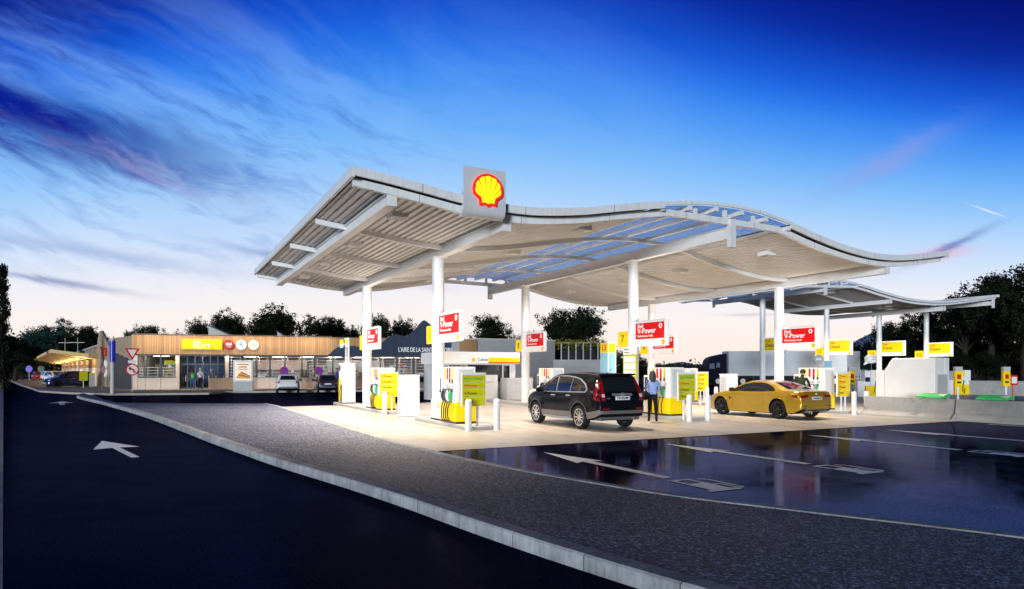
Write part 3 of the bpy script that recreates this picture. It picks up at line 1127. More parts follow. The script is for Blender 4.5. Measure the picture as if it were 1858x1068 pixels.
pump = make_pump('white and yellow fuel pump nearest the camera on the left row, price board beside it')
pump_spots = [(8.0, 19.2, None), (16.22, 19.1, 'white and yellow fuel pump with the woman standing at it'),
              (24.4, 19.15, 'white and yellow fuel pump behind the tail of the yellow coupe'),
              (8.0, 27.3, 'white and yellow fuel pump in front of the tall slim dispenser'),
              (16.22, 27.35, 'white and yellow fuel pump beyond the bonnet of the black SUV'),
              (24.4, 27.3, 'white and yellow fuel pump half hidden behind the pump used by the woman')]
for x, y, lb in pump_spots:
    o = pump if lb is None else copy_tree(pump)
    o.location = (x, y, .125)
    if lb: o['label'] = lb


# ------------------------------------------------------------------ price boards
def make_board(label, m, rows):
    t = thing('price_board', label, 'sign', (0, 0, 0), 0, 'price boards at the pump ends')
    mb = MB()
    mb.box(-.37, .37, -.03, .03, .60, 1.50)
    pn = mb.build('panel', m, t)
    mb = MB()
    mb.box(-.38, .38, -.034, .034, 1.50, 1.57)
    mb.box(-.38, .38, -.034, .034, .585, .60)
    mb.box(-.385, -.37, -.034, .034, .585, 1.57)
    mb.box(.37, .385, -.034, .034, .585, 1.57)
    mb.build('frame', white, t)
    mb = MB()
    mb.cyl((.12, 0, -.1), (.12, 0, .60), .035, n=10)
    mb.cyl((-.12, 0, -.1), (-.12, 0, .60), .035, n=10)
    mb.build('post', white, t)
    mb = MB()
    for i, (s, mi) in enumerate(rows):
        z = 1.40 - i * .22
        put_text(mb, face_neg_y((-.32, -.032, z)), s, .125, .003, .002, 'LEFT', mi, .95)
        put_text(mb, face_neg_y((-.32, -.032, z - .085)), 'Diesel' if mi == 0 else 'Service', .055, 0, .002, 'LEFT', mi)
        if i: mb.box(-.37, .37, -.0335, -.0305, z + .115, z + .121, 3)
    mb.build('lettering', [letter_red, letter_dark, letter_green, white], pn)
    return t


rowsA = [('Auto Fitness', 2), ('V-Power', 0), ('V-Power', 1), ('Diesel', 1)]
rowsB = [('V-Power', 0), ('V-Power', 0), ('V-Power', 1), ('Diesel', 1)]
bA = make_board('lime price board between two white bollards at the nearest pump', lime_lit, rowsA)
bB = make_board('yellow price board beside the pump in front of the tall slim dispenser', yellow_lit, rowsB)
for src, x, y, lb in [(bA, 8.2, 18.35, None), (bA, 16.3, 18.35, 'lime price board at the pump end behind the woman'),
                      (bB, 24.5, 18.35, 'yellow price board behind the white bollards right of the yellow coupe'),
                      (bB, 8.17, 26.6, None), (bB, 24.5, 26.4, 'yellow price board partly hidden behind the lime board near the woman')]:
    o = src if lb is None else copy_tree(src)
    o.location = (x, y, .12)
    if lb: o['label'] = lb


# ------------------------------------------------------------------ bollards
def make_bollard():
    mb = MB()
    prf = [(.095, 0), (.095, .86)] + [(.095 * math.cos(R(a)), .86 + .06 * math.sin(R(a))) for a in (30, 60, 85)]
    mb.lathe(prf, n=20)
    o = mb.build('bollard', white, smooth=True)
    return tag(o, None, 'bollard', 'white bollards guarding the pump islands')


bol = make_bollard()
first = True
for x, y, lb in [(7.86, 17.95, 'white bollard left of the lime board at the nearest pump'), (8.78, 17.98, 'white bollard right of the lime board at the nearest pump'),
                 (16.08, 17.95, 'white bollard in front of the lime board near the woman'), (16.82, 17.85, 'white bollard between the woman and the front of the yellow coupe'),
                 (24.35, 17.75, 'white bollard by the yellow board right of the yellow coupe'), (25.1, 17.75, 'white bollard against the end of the concrete barrier'),
                 (7.86, 26.15, 'white bollard in front of the pump by the tall dispenser'), (16.1, 26.1, 'white bollard hidden beyond the black SUV'),
                 (24.45, 26.0, 'white bollard standing behind the front bollards near the woman'), (25.15, 26.1, 'white bollard behind the nose of the yellow coupe')]:
    o = bol if first else bol.copy()
    if not first: col.objects.link(o)
    first = False
    o.location = (x, y, .008)
    o['label'] = lb


# ------------------------------------------------------------------ plain service boxes between the pumps
def service_box(cx, lb, first=[None]):
    if first[0] is None:
        t = thing('service_cabinet', lb, 'cabinet', (0, 0, 0), 0, 'pale service cabinets between the pumps')
        mb = MB(); mb.box(-.36, .36, -.24, .24, .02, 1.54); mb.build('body', white, t, bevel=.012)
        mb = MB(); mb.box(-.375, .375, -.255, .255, 1.54, 1.58); mb.build('cap', white, t, bevel=.008)
        mb = MB(); mb.box(-.34, .34, -.22, .22, 0, .02); mb.build('plinth', grey_paint, t)
        mb = MB(); mb.box(-.365, -.36, -.2, .2, .1, 1.45); mb.build('door', grey_paint, t)
        first[0] = t
    else:
        t = copy_tree(first[0])
    t.location = (cx, 24.9, .008)
    t['label'] = lb


service_box(8.42, 'pale plain service cabinet standing between the two pumps of the left row')
service_box(16.68, 'pale plain service cabinet standing behind the roof of the black SUV')
service_box(24.82, 'pale plain service cabinet standing behind the bonnet of the yellow coupe')


# ------------------------------------------------------------------ brand signs on the columns
def make_flag():
    t = thing('grade_sign', '', 'sign', (0, 0, 0), 0, 'red fuel signs on the canopy columns')
    mb = MB()
    mb.box(-.05, .05, -2.1, -.16, 2.68, 3.65)
    bx = mb.build('sign_box', white_lit, t, bevel=.02)
    mb = MB()
    mb.box(-.058, -.048, -1.93, -.22, 2.97, 3.59)
    mb.box(.048, .058, -1.93, -.22, 2.97, 3.59)
    rp = mb.build('red_panel', red_lit, t)
    mb = MB()
    put_text(mb, face_neg_x((-.06, -.34, 3.47)), 'Shell', .19, .004, .003, 'LEFT')
    put_text(mb, face_neg_x((-.06, -.34, 3.275)), 'V-Power', .29, .006, .003, 'LEFT', 0, 1.06)
    put_text(mb, face_neg_x((-.06, -.34, 3.085)), 'Performance Fuels', .125, .001, .003, 'LEFT')
    mb.build('lettering', white_lit, rp)
    mb = MB()
    # small ring emblem
    M = face_neg_x((-.06, -1.72, 3.44))
    vs, fs = [], []
    n = 20
    for i in range(n):
        a = 2 * PI * i / n
        for rr in (.045, .10 + .012 * math.cos(6 * a)):
            vs.append((rr * math.cos(a), rr * math.sin(a), .002))
    for i in range(n):
        j = (i + 1) % n
        fs.append((2 * i, 2 * i + 1, 2 * j + 1, 2 * j))
    mb.add(vs, fs, 0, M)
    mb.build('ring_mark', white_lit, rp)
    emblem(bx, face_neg_x((-.051, -1.85, 2.82)), .095, .006, (red_paint, yellow_lit), ('badge', 'inner_shell'))
    mb = MB()
    mb.box(-.05, .05, -.2, .0, 2.56, 2.66)
    mb.cyl((0, 0, 2.55), (0, 0, 3.6), .215, n=24)
    mb.build('bracket', white, t, smooth=True)
    return t


flag = make_flag()
mb = MB()
mb.box(-.045, .045, -1.9, -.5, 3.652, 3.69)
up_ = mb.build('added_uplighter', white, flag)  # added on the sign top only to brighten the canopy underside
first = True
for x, y, lb in [(8.45, 21.86, 'red fuel sign on the nearest left column above the nearest pump'), (16.7, 21.86, 'red fuel sign on the column behind the woman at the pump'),
                 (24.85, 21.86, 'red fuel sign on the column above the yellow coupe'), (8.45, 30.85, 'narrow looking red fuel sign on the far left column over the slim dispenser'),
                 (16.7, 30.85, 'red fuel sign on the column beyond the bonnet of the black SUV'), (24.85, 30.85, 'red fuel sign half hidden behind the larger one near the woman')]:
    o = flag if first else copy_tree(flag)
    first = False
    o.location = (x, y, 0)
    o['label'] = lb
    ld = bpy.data.lights.new('added_wash_lamp', 'AREA')  # added upward lamp that fills the canopy underside with light
    ld.shape = 'RECTANGLE'
    ld.size, ld.size_y = .08, 1.3
    ld.energy = 22
    ld.color = (1.0, .86, .72)
    lo_ = bpy.data.objects.new('added_wash_lamp', ld)
    col.objects.link(lo_)
    lo_.parent = o
    lo_.location = (0, -1.2, 3.74)
    lo_.rotation_euler = (R(180), 0, 0)


def make_diesel(txt_col, body):
    t = thing('diesel_sign', '', 'sign', (0, 0, 0), 0, 'yellow diesel signs on the truck canopy columns')
    mb = MB()
    mb.box(-.06, .06, -2.75, -.2, 3.2, 4.68)
    mb.build('sign_box', white_lit, t, bevel=.02)
    mb = MB()
    mb.box(-.07, -.058, -2.5, -.28, 3.55, 4.58)
    mb.box(.058, .07, -2.5, -.28, 3.55, 4.58)
    yp = mb.build('yellow_panel', yellow_lit, t)
    mb = MB()
    put_text(mb, face_neg_x((-.072, -.40, 4.36)), 'Shell', .28, .004, .003, 'LEFT', 1)
    put_text(mb, face_neg_x((-.072, -.40, 3.98)), body, .42, .006, .003, 'LEFT', 0)
    mb.build('lettering', [letter_dark, letter_red], yp)
    emblem(yp, face_neg_x((-.062, -2.45, 3.37)), .13, .006, (red_paint, yellow_lit), ('badge', 'inner_shell'))
    mb = MB()
    mb.cyl((0, 0, 3.1), (0, 0, 4.7), .25, n=20)
    mb.build('bracket', white, t, smooth=True)
    return t


ds = make_diesel(None, 'Diesel')
first = True
for x, lb in [(48.1, 'bright yellow diesel sign half hidden behind the column over the yellow coupe'), (56.6, 'yellow diesel sign on the truck column in front of the trailer'),
              (64.4, 'yellow diesel sign on the column beside the white cap shaped sign'), (72.2, 'yellow diesel sign above the big white machine cover')]:
    o = ds if first else copy_tree(ds)
    first = False
    o.location = (x, 44.15, 0)
    o['label'] = lb


# ------------------------------------------------------------------ yellow number plates
def number_plate(x, y, z, s, n, lb):
    t = thing('number_plate', lb, 'sign', (x, y, z), 0, 'yellow pump number plates')
    mb = MB(); mb.box(-.04, .04, 0, s, 0, s); p = mb.build('plate', yellow_lit, t, bevel=.006)
    mb = MB(); put_text(mb, face_neg_x((-.043, s / 2, s / 2)), n, s * .68, .006, .003); mb.build('numeral', letter_dark if len(n) < 2 else red_paint, p)
    mb = MB(); mb.box(-.02, .02, -.12, .0, s * .4, s * .6); mb.build('bracket', white, t)


number_plate(8.4, 22.14, 2.68, .62, '3', 'yellow plate numbered 3 on the nearest left column')
number_plate(8.4, 31.14, 2.72, .66, '1', 'yellow plate numbered 1 on the far left column')
number_plate(16.65, 22.14, 2.7, .62, '7', 'yellow plate numbered 7 on the column behind the woman')
number_plate(16.65, 31.14, 2.72, .62, '8', 'yellow plate numbered 8 on the column beyond the SUV bonnet')
number_plate(24.8, 31.14, 2.7, .62, '9', 'yellow plate numbered 9 on the column behind the large red sign')
number_plate(56.55, 44.45, 3.1, .9, '11', 'small yellow plate numbered 11 on the truck column before the trailer')
number_plate(64.35, 44.45, 2.9, .9, '13', 'small yellow plate by the white cap shaped sign')
number_plate(72.15, 44.45, 2.95, .9, '15', 'small yellow plate at the column over the machine cover')


# ------------------------------------------------------------------ tall dispensers
def tall_dispenser(x, y, lb, num=None, h=2.0):
    t = thing('tall_dispenser', lb, 'fuel pump', (x, y, .125), 0, 'tall gas dispensers at the island ends')
    mb = MB(); mb.box(0, .62, 0, .85, .05, h); mb.build('cabinet', white, t, bevel=.012)
    mb = MB(); mb.box(.02, .6, .02, .83, 0, .05); mb.build('plinth', black_gloss, t)
    if num is None:
        mb = MB(); mb.box(-.008, .0, .42, .84, .08, 1.25); mb.build('yellow_panel', yellow_lit, t)
        mb = MB(); mb.box(-.012, .0, .5, .78, 1.6, 1.88); mb.build('screen', black_gloss, t)
        for yy in (.62, .1):
            mb = MB()
            mb.tube([(.3, yy, h), (.3, yy, h + 1.15), (.26, yy, h + 1.25)], .045, 8)
            mb.build('riser_pipe', white, t, smooth=True)
        mb = MB()
        mb.tube([(-.05, .14, .95), (-.12, .12, .6), (-.1, .1, .12), (-.04, .16, .08), (-.03, .2, .85)], .018, 6)
        mb.build('hose', black_rub, t, smooth=True)
        mb = MB(); mb.box(-.05, -.0, .08, .22, .9, 1.1); mb.build('nozzle', grey_paint, t)
        mb = MB(); mb.box(-.02, .02, .0, .55, h + .92, h + 1.14, 0); mb.box(-.02, .02, .0, .55, h + .75, h + .92, 1)
        mb.box(-.02, .02, -.95, -.62, h + .92, h + 1.14, 0); mb.box(-.02, .02, -.95, -.62, h + .75, h + .92, 1)
        mb.box(.0, .04, -.62, 0, h + .9, h + .94, 2); mb.box(.04, .3, .25, .29, h + .9, h + .94, 2)
        tp = mb.build('header_plate', [yellow_lit, teal, white], t)
        mb = MB(); put_text(mb, face_neg_x((-.024, .28, h + 1.03)), '1', .2, .004, .003); mb.build('numeral', letter_dark, tp)
        mb = MB(); put_text(mb, face_neg_x((-.024, -.78, h + 1.03)), '2', .2, .004, .003); mb.build('numeral', letter_dark, tp)
    else:
        mb = MB(); mb.box(-.008, .0, .02, .83, h - .62, h - .05); mb.box(.05, .55, -.008, 0, h - .62, h - .05); yp = mb.build('yellow_panel', yellow_lit, t)
        mb = MB(); put_text(mb, face_neg_x((-.011, .42, h - .33)), num, .5, .012, .003); mb.build('numeral', red_paint, yp)
        mb = MB(); mb.box(-.008, .0, .02, .83, h - 1.95, h - .64); mb.box(.05, .55, -.008, 0, h - 1.95, h - .64); mb.build('blue_panel', teal, t)
        mb = MB(); mb.box(-.03, .0, .1, .3, h - 2.2, h - 2.03); mb.build('screen', black_gloss, t)
        mb = MB(); mb.tube([(-.05, .6, 1.3), (-.12, .62, .8), (-.1, .6, .3), (-.04, .66, .2)], .018, 6); mb.build('hose', black_rub, t, smooth=True)
        mb = MB(); mb.box(-.05, .0, .55, .68, 1.2, 1.42); mb.build('nozzle', teal, t)


tall_dispenser(8.0, 33.6, 'tall slim white and yellow dispenser with two pipes at the far left island')
tall_dispenser(24.5, 34.6, 'tall white dispenser numbered 13 with pale blue panel behind the black SUV', '13', 3.35)

# lime information board on the column behind the woman
t = thing('notice_board', 'lime framed notice board with six panes on the column beside the woman', 'sign', (16.3, 21.55, 1.45))
mb = MB(); mb.box(-.02, .02, -.42, .42, 0, .92); mb.build('board', lime_lit, t, bevel=.005)
mb = MB()
for i in range(2):
    for j in range(3):
        mb.box(-.026, -.02, -.36 + i * .37, -.01 + i * .37, .08 + j * .27, .31 + j * .27)
mb.build('pane', white, t)
mb = MB(); mb.box(-.02, .02, -.42, .42, .93, 1.22); hp = mb.build('header', white_lit, t)
mb = MB(); put_text(mb, face_neg_x((-.023, .36, 1.13)), 'Station', .11, .002, .002, 'LEFT'); mb.build('lettering', dark_grey, hp); mb = MB(); put_text(mb, face_neg_x((-.023, .36, 1.01)), 'Services', .1, .002, .002, 'LEFT'); mb.build('lettering', dark_grey, hp)
mb = MB(); mb.box(.02, .22, -.04, .04, .4, .5); mb.build('bracket', white, t)

# ------------------------------------------------------------------ concrete barrier and what stands round it
t = thing('concrete_barrier', 'low pale concrete traffic barrier running from the forecourt out of view', 'barrier', (24.6, 17.7, 0))
prf = [(0, .0), (0, .06), (.22, .28), (.30, .74), (.46, .74), (.54, .28), (.76, .06), (.76, 0)]
ylen = [(-3.45, 0), (-6.95, -3.5), (-10.45, -7.0), (-13.95, -10.5), (-17.45, -14.0)]
for a, b in ylen:
    mb = MB()
    mb.prism([(x, z) for x, z in prf], a, b - .02, 'xz')
    mb.build('segment', barrier_con, t, bevel=.012)
mb = MB()
mb.prism([(-.1, 0), (.0, 0.0), (.76, 0), (.9, 0), (.9, .035), (-.1, .035)], -17.4, .1, 'xz')
mb.build('footing', kerb_con, t)

t = thing('machine_cover', 'big pale boxy machine cover with chamfered top behind the barrier', 'machine cover', (26.45, 15.85, 0))
mb = MB()
mb.prism([(0, 0), (2.05, 0), (2.05, 1.78), (1.72, 2.25), (.0, 2.25)], 0, .62, 'yz')
mb.prism([(0.003, 0), (2.047, 0), (2.047, 1.78), (1.72, 2.247), (.003, 2.247)], .62, .95, 'yz')
mb.build('body', white, t, bevel=.03)
mb = MB(); mb.box(.1, .6, 2.05, 2.5, 0, 1.75); mb.build('side_unit', white, t, bevel=.02)
mb = MB(); mb.box(.15, .8, -.012, 0, .25, 1.6); mb.build('access_panel', wall_grey, t)

def arrow_board(x, y, lb, first=[None]):
    if first[0] is None:
        t = thing('arrow_board', lb, 'sign', (0, 0, 0), 0, 'green arrow boards on the barrier')
        mb = MB(); mb.prism([(0, 0), (0, .05), (.42, .17), (.42, .05)], -.5, .5, 'xz'); b = mb.build('board', green_board, t, bevel=.01)
        mb = MB()
        sl_ = .12 / .42
        mb.add([(.06, -.46, .055 + .06 * sl_), (.36, -.46, .055 + .36 * sl_), (.21, -.16, .055 + .21 * sl_)], [(0, 1, 2)])
        mb.build('arrow', white, b)
        mb = MB(); mb.box(.2, .3, -.4, -.3, -.2, .06); mb.box(.2, .3, .3, .4, -.2, .06); mb.build('bracket', dark_grey, t)
        first[0] = t
    else:
        t = copy_tree(first[0]); t['label'] = lb
    t.location = (x, y, .76)


arrow_board(24.78, 15.05, 'green board with white arrow on the barrier below the machine cover')
arrow_board(24.72, 12.95, 'green board with white arrow on the barrier near the right picture edge')


def pay_post(px, Z, top, lb, first=[None]):
    if first[0] is None:
        t = thing('card_terminal', lb, 'payment terminal', (0, 0, 0), 0, 'yellow card terminals on posts')
        mb = MB(); mb.box(-.19, .19, -.09, .09, .9, 1.95); b = mb.build('housing', yellow_lit, t, bevel=.015)
        mb = MB(); mb.box(-.19, .19, -.096, .096, 1.72, 1.955); mb.build('hood', grey_paint, b)
        mb = MB(); mb.box(-.1, .1, -.1, -.088, 1.3, 1.55, 0); mb.box(-.1, .1, -.1, -.088, 1.08, 1.18, 1); mb.build('screen', [red_paint, black_gloss], b)
        mb = MB(); mb.cyl((0, 0, 0), (0, 0, .9), .06, n=12); mb.build('post', white, t, smooth=True)
        first[0] = t
    else:
        t = copy_tree(first[0]); t['label'] = lb
    t.location = W(px, Z); t.rotation_euler = (0, 0, -YAW)


pay_post(1738, 36, 0, 'yellow card terminal on a post right of the machine cover')
pay_post(1825, 37, 0, 'yellow card terminal on a post beside the small red box')
pay_post(1545, 40, 0, 'yellow card terminal behind the yellow board right of the coupe')
t = thing('fire_box', 'small red box on a red post beside a yellow card terminal', 'fire box', W(1838, 37.5), -YAW)
mb = MB(); mb.box(-.2, .2, -.1, .1, .95, 1.5); mb.build('box', red_paint, t, bevel=.02)
mb = MB(); mb.box(-.14, .14, -.106, -.1, 1.05, 1.4); mb.build('door', white, t)
mb = MB(); mb.cyl((0, 0, 0), (0, 0, .95), .05, n=10); mb.build('post', red_paint, t)
t = thing('fire_post', 'thin red post with round top left of the machine cover', 'post', W(1611, 30), -YAW)
mb = MB(); mb.cyl((0, 0, 0), (0, 0, 1.3), .045, n=10); mb.build('post', red_paint, t)
mb = MB(); mb.cyl((.08, -.03, 1.18), (.08, .03, 1.18), .09, n=14); mb.build('round_sign', orange, t)
for px, Z, lb in ((1582, 46, 'white and yellow truck pump with one hose under the cap shaped sign'), (1741, 50, 'white and yellow truck pump behind the card terminal right of the cover')):
    t = thing('truck_pump', lb, 'fuel pump', W(px, Z), -YAW, 'single hose truck pumps')
    mb = MB(); mb.box(-.62, .62, -.3, .3, 0, .72); mb.build('lower_panel', yellow_lit, t, bevel=.01)
    mb = MB(); mb.box(-.22, .62, -.3, .3, .722, 1.78); mb.build('cabinet', white, t, bevel=.01)
    mb = MB(); mb.box(-1.1, -.62, -.3, .3, 0, 1.05); mb.build('side_housing', white, t, bevel=.01)
    mb = MB(); mb.box(-.62, -.55, -.305, .3, .02, .718); mb.build('edge_stripe', red_paint, t)
    mb = MB(); mb.box(-.62, -.25, -.28, .28, 1.05, 1.72); mb.box(-.62, -.25, -.28, .28, .722, 1.05); mb.build('payment_terminal', white, t, bevel=.01)
    mb = MB(); mb.box(-.6, -.28, -.29, -.282, 1.0, 1.3); mb.build('screen', black_gloss, t)
    mb = MB(); mb.box(.05, .2, -.31, -.302, 1.3, 1.72); mb.build('grade_strip', yellow, t)
    mb = MB(); mb.tube([(.1, -.33, .95), (.02, -.38, .7), (.0, -.36, .3), (.12, -.36, .1), (.2, -.32, .5)], .025, 7); mb.build('hose', black_rub, t, smooth=True)
    mb = MB(); mb.tube([(.1, -.33, 1.05), (.08, -.36, .98), (.1, -.33, .85)], .05, 8); mb.build('nozzle', green, t, smooth=True)
t = thing('cap_sign', 'white cap shaped bubble sign beside the truck column', 'sign', W(1580, 55), -YAW)
mb = MB()
mb.lathe([(.0, 3.05), (.28, 3.0), (.46, 2.8), (.46, 2.55), (.36, 2.38), (.15, 2.32), (.0, 2.31)], n=18)
mb.add([(-.55, -.1, 2.2), (-.1, -.1, 2.42), (-.1, .1, 2.42), (-.55, .1, 2.2), (-.40, -.1, 2.55), (-.40, .1, 2.55)], [(0, 1, 2, 3), (0, 4, 1), (3, 2, 5), (0, 3, 5, 4), (4, 5, 2, 1)])
mb.build('bubble', white_lit, t, smooth=True, angle=50)
mb = MB(); mb.cyl((0.05, 0, 0), (.05, 0, 2.32), .03, n=8); mb.build('post', dark_grey, t)
mb = MB(); mb.tube([(-.15, -.44, 2.75), (0, -.475, 2.8), (.15, -.44, 2.75)], .02, 6); mb.tube([(-.2, -.42, 2.6), (0, -.475, 2.64), (.2, -.42, 2.6)], .02, 6); mb.build('marking', dark_grey, t)
t = thing('additive_sign', 'pale round sign with a thin tail on the truck column before the trailer', 'sign', W(1485, 60), -YAW)
mb = MB(); mb.cyl((0, -.05, 2.75), (0, .05, 2.75), .42, n=22); mb.build('disc', wall_grey, t)
mb = MB(); mb.box(-.25, .25, -.06, -.051, 2.65, 2.85); mb.build('marking', white, t)
mb = MB(); mb.cyl((0, 0, 0), (0, 0, 2.34), .035, n=8); mb.build('post', wall_grey, t)
mb = MB(); mb.box(.55, 1.15, -.05, .05, 1.45, 2.6); mb.build('blue_panel', teal, t)
mb = MB(); mb.box(.035, .55, -.02, .02, 2.0, 2.05); mb.build('arm', wall_grey, t)

# ------------------------------------------------------------------ shop building
FO = Vector((-2.0, 67.0, 0))
FD = Vector((.987, -.160, 0)).normalized()
FN = Vector((.160, .987, 0)).normalized()
FRZ = math.atan2(FD.y, FD.x)


def fs_(px, off=0.0):
    """distance along the shop front at photo column px (off = depth behind the front)"""
    t = (px - 929) / F
    d = Vector((t * CS + SN, CS - t * SN))
    o = Vector((FO.x, FO.y)) + Vector((FN.x, FN.y)) * off
    # Z*d = o + s*FD
    det = d.x * -FD.y + d.y * FD.x
    Z = (o.x * -FD.y + o.y * FD.x) / det
    s_ = (d.x * Z - o.x) / FD.x
    return s_, Z


shop = thing('shop_building', 'long low shop with timber band, glass front and slate blue mountain shaped cladding', 'shop', FO, FRZ)
SEND = fs_(866)[0]
TOP, BAND, SILL = 4.80, 3.17, 1.09
mb = MB()
mb.box(0, SEND, -.75, 1.2, BAND, TOP)
mb.build('timber_band', wood, shop)
mb = MB()
mb.box(-.06, SEND + .05, -.80, 1.3, TOP, TOP + .06)
mb.build('parapet_cap', dark_grey, shop)
mb = MB()
mb.box(.02, SEND, -.66, 9.2, BAND - .05, BAND - .003)
mb.build('soffit', wall_white, shop)
mb = MB()
mb.box(.0, SEND, -.75, -.665, BAND - .14, BAND - .002)
mb.build('drip_edge', dark_grey, shop)
mb = MB()
mb.box(.3, SEND, 1.2, 14, TOP - .6, TOP - .4)
mb.build('roof', dark_grey, shop)
mb = MB()
mb.box(.0, SEND, 9.2, 9.4, 0, BAND, 1)
mb.box(-.02, .18, .0, 9.4, 0, BAND - .05)
mb.build('wall', [wall_white, mat('shop_back_wall', (.42, .33, .26), .6, var=.5, scale=.9)], shop)
mb = MB()
mb.box(0.2, SEND, .1, 9.2, .1, .16)
mb.build('floor', walk_con, shop)
# low panels, windows and louvres
ENT0, ENT1 = fs_(322)[0], fs_(413)[0]
bays = [fs_(p)[0] for p in (250, 264, 292, 320)], [fs_(p)[0] for p in (415, 441, 466, 490, 517, 548, 571, 604, 632, 660, 690, 720, 750, 785)]
mb = MB()
mb.box(-.05, fs_(250)[0], -.12, .3, .0, BAND - .06)
mb.build('corner_pier', panel_beige, shop)
for grp in bays:
    for a, b in zip(grp, grp[1:]):
        mb = MB()
        mb.box(a + .015, b - .015, -.10, .12, .14, SILL)
        mb.build('sill_panel', panel_beige, shop)
        mb = MB()
        w_ = .06
        mb.box(a, a + w_, -.06, .08, SILL, BAND - .06)
        mb.box(b - w_, b, -.06, .08, SILL, BAND - .06)
        mb.box(a + w_, b - w_, -.06, .08, SILL + .002, SILL + .06)
        mb.box(a + w_, b - w_, -.06, .08, BAND - .14, BAND - .062)
        fr = mb.build('window', dark_grey, shop)
        mb = MB()
        mb.box(a + w_, b - w_, 0, .012, SILL + .06, BAND - .14)
        mb.build('pane', shop_glass, fr)
        mb = MB()
        mb.box(a - .02, b + .02, -.16, -.06, SILL - .0, SILL + .002 + .03)
        mb.build('sill', grey_paint, fr)
for grp, zs in ((bays[0], [1.25, 1.5, 1.75, 2.0]), (bays[1], [1.3 + .27 * i for i in range(7)])):
    for a, b in zip(grp, grp[1:]):
        mb = MB()
        for zz in zs:
            mb.box(a + .1, b - .1, -.20, -.15, zz, zz + .038)
        mb.box(a + .2, a + .24, -.148, -.06, zs[0], zs[-1])
        mb.box(b - .24, b - .2, -.148, -.06, zs[0], zs[-1])
        mb.build('louvre', grey_paint, shop)
# entrance
mb = MB()
mb.box(ENT0 - .1, ENT0 + .18, -.3, .2, .14, BAND - .06)
mb.box(ENT1 - .18, ENT1 + .1, -.3, .2, .14, BAND - .06)
mb.build('entrance_pier', panel_beige, shop)
nd = 6
for i in range(nd):
    a = ENT0 + .2 + (ENT1 - ENT0 - .4) * i / nd
    b = ENT0 + .2 + (ENT1 - ENT0 - .4) * (i + 1) / nd
    mb = MB()
    for x in (a, b - .05):
        mb.box(x, x + .05, -.03, .06, .16, BAND - .07)
    mb.box(a + .05, b - .05, -.03, .06, 2.25, 2.36)
    mb.box(a + .05, b - .05, -.03, .06, BAND - .16, BAND - .072)
    mb.box(a + .05, b - .05, -.03, .06, .16, .25)
    mb.box(a + .05, b - .05, -.02, .05, 1.05, 1.10)
    d_ = mb.build('door', dark_grey, shop)
    mb = MB()
    mb.box(a + .05, b - .05, .0, .012, .25, BAND - .16)
    mb.build('pane', shop_glass, d_)
    mb = MB()
    mb.tube([(b - .14, -.05, 1.3), (b - .14, -.09, 1.3), (b - .14, -.09, .8), (b - .14, -.05, .8)], .015, 6)
    mb.build('handle', steel_white, d_)
# inside: lit ceiling panels and goods on shelves
rr = random.Random(3)
goods_cols = [srgb(200, 60, 40), srgb(60, 110, 190), srgb(220, 190, 60), srgb(240, 235, 225), srgb(80, 150, 90), srgb(190, 120, 80), srgb(120, 130, 160)]
goods = [mat('goods_%s' % n_, c, .5, var=.15) for n_, c in zip(('red', 'blue', 'yellow', 'white', 'green', 'brown', 'slate'), goods_cols)]
shelf_m = mat('shelf_white', (.75, .72, .68), .5, var=.05)
x = 1.2
while x < SEND - 2:
    if not (ENT0 - .5 < x < ENT1 + .2):
        dep = rr.choice((3.0, 4.5, 6.2))
        hh = rr.choice((1.5, 1.9, 2.3))
        mb = MB()
        mb.box(x, x + 1.8, dep, dep + .05, .17, hh, 7)
        for lv in range(int(hh / .42)):
            z0 = .3 + lv * .42
            mb.box(x, x + 1.8, dep - .4, dep - .002, z0 - .03, z0, 7)
            q = x + .04
            while q < x + 1.7:
                w_ = rr.uniform(.08, .3)
                mb.box(q, min(q + w_, x + 1.78), dep - .36, dep - .08, z0 + .002, z0 + rr.uniform(.16, .34), rr.randrange(7))
                q += w_ + .015
        mb.build('shelf_unit', goods + [shelf_m], shop)
    x += rr.uniform(2.1, 3.2)
mb = MB()
mb.box(ENT0 - .3, ENT1 + .3, 4.6, 4.7, .17, BAND - .2)
mb.build('dim_entrance_panel', mat('dim_interior_blue', (.05, .09, .18), .4, var=.5, scale=2.5), shop)  # added dark panel, its colour makes the entrance interior look dim
mb = MB()
mb.box(1.5, ENT0 - .5, 5.6, 5.7, 1.9, 2.7, 0)
mb.box(ENT1 + 2, ENT1 + 7, 8.9, 9.0, 1.9, 2.8, 1)
mb.box(ENT1 + 9, ENT1 + 15, 8.9, 9.0, 1.6, 2.8, 2)
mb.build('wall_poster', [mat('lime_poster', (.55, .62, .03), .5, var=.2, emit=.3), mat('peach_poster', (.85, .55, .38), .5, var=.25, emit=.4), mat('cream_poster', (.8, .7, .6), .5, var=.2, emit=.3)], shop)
lit_ceiling = mat('shop_ceiling_light', (1.0, .80, .58), .5, var=0, emit=9)
x = .8
while x < SEND - 1.5:
    if ENT0 - .9 < x < ENT1 - .3:
        x += 2.6
        continue
    mb = MB()
    mb.box(x, x + 1.3, 1.4, 1.75, BAND - .10, BAND - .07)
    mb.box(x, x + 1.3, 4.4, 4.75, BAND - .10, BAND - .07)
    mb.build('ceiling_light', lit_ceiling, shop)
    x += 2.6
# soffit lights washing the front
x = 1.0
wash = mat('soffit_light', (1.0, .82, .62), .5, var=0, emit=56)
while x < SEND - 1:
    mb = MB()
    mb.box(x - .45, x + .45, -.6, -.48, BAND - .075, BAND - .052)
    mb.build('soffit_light', wash, shop)
    x += 2.2
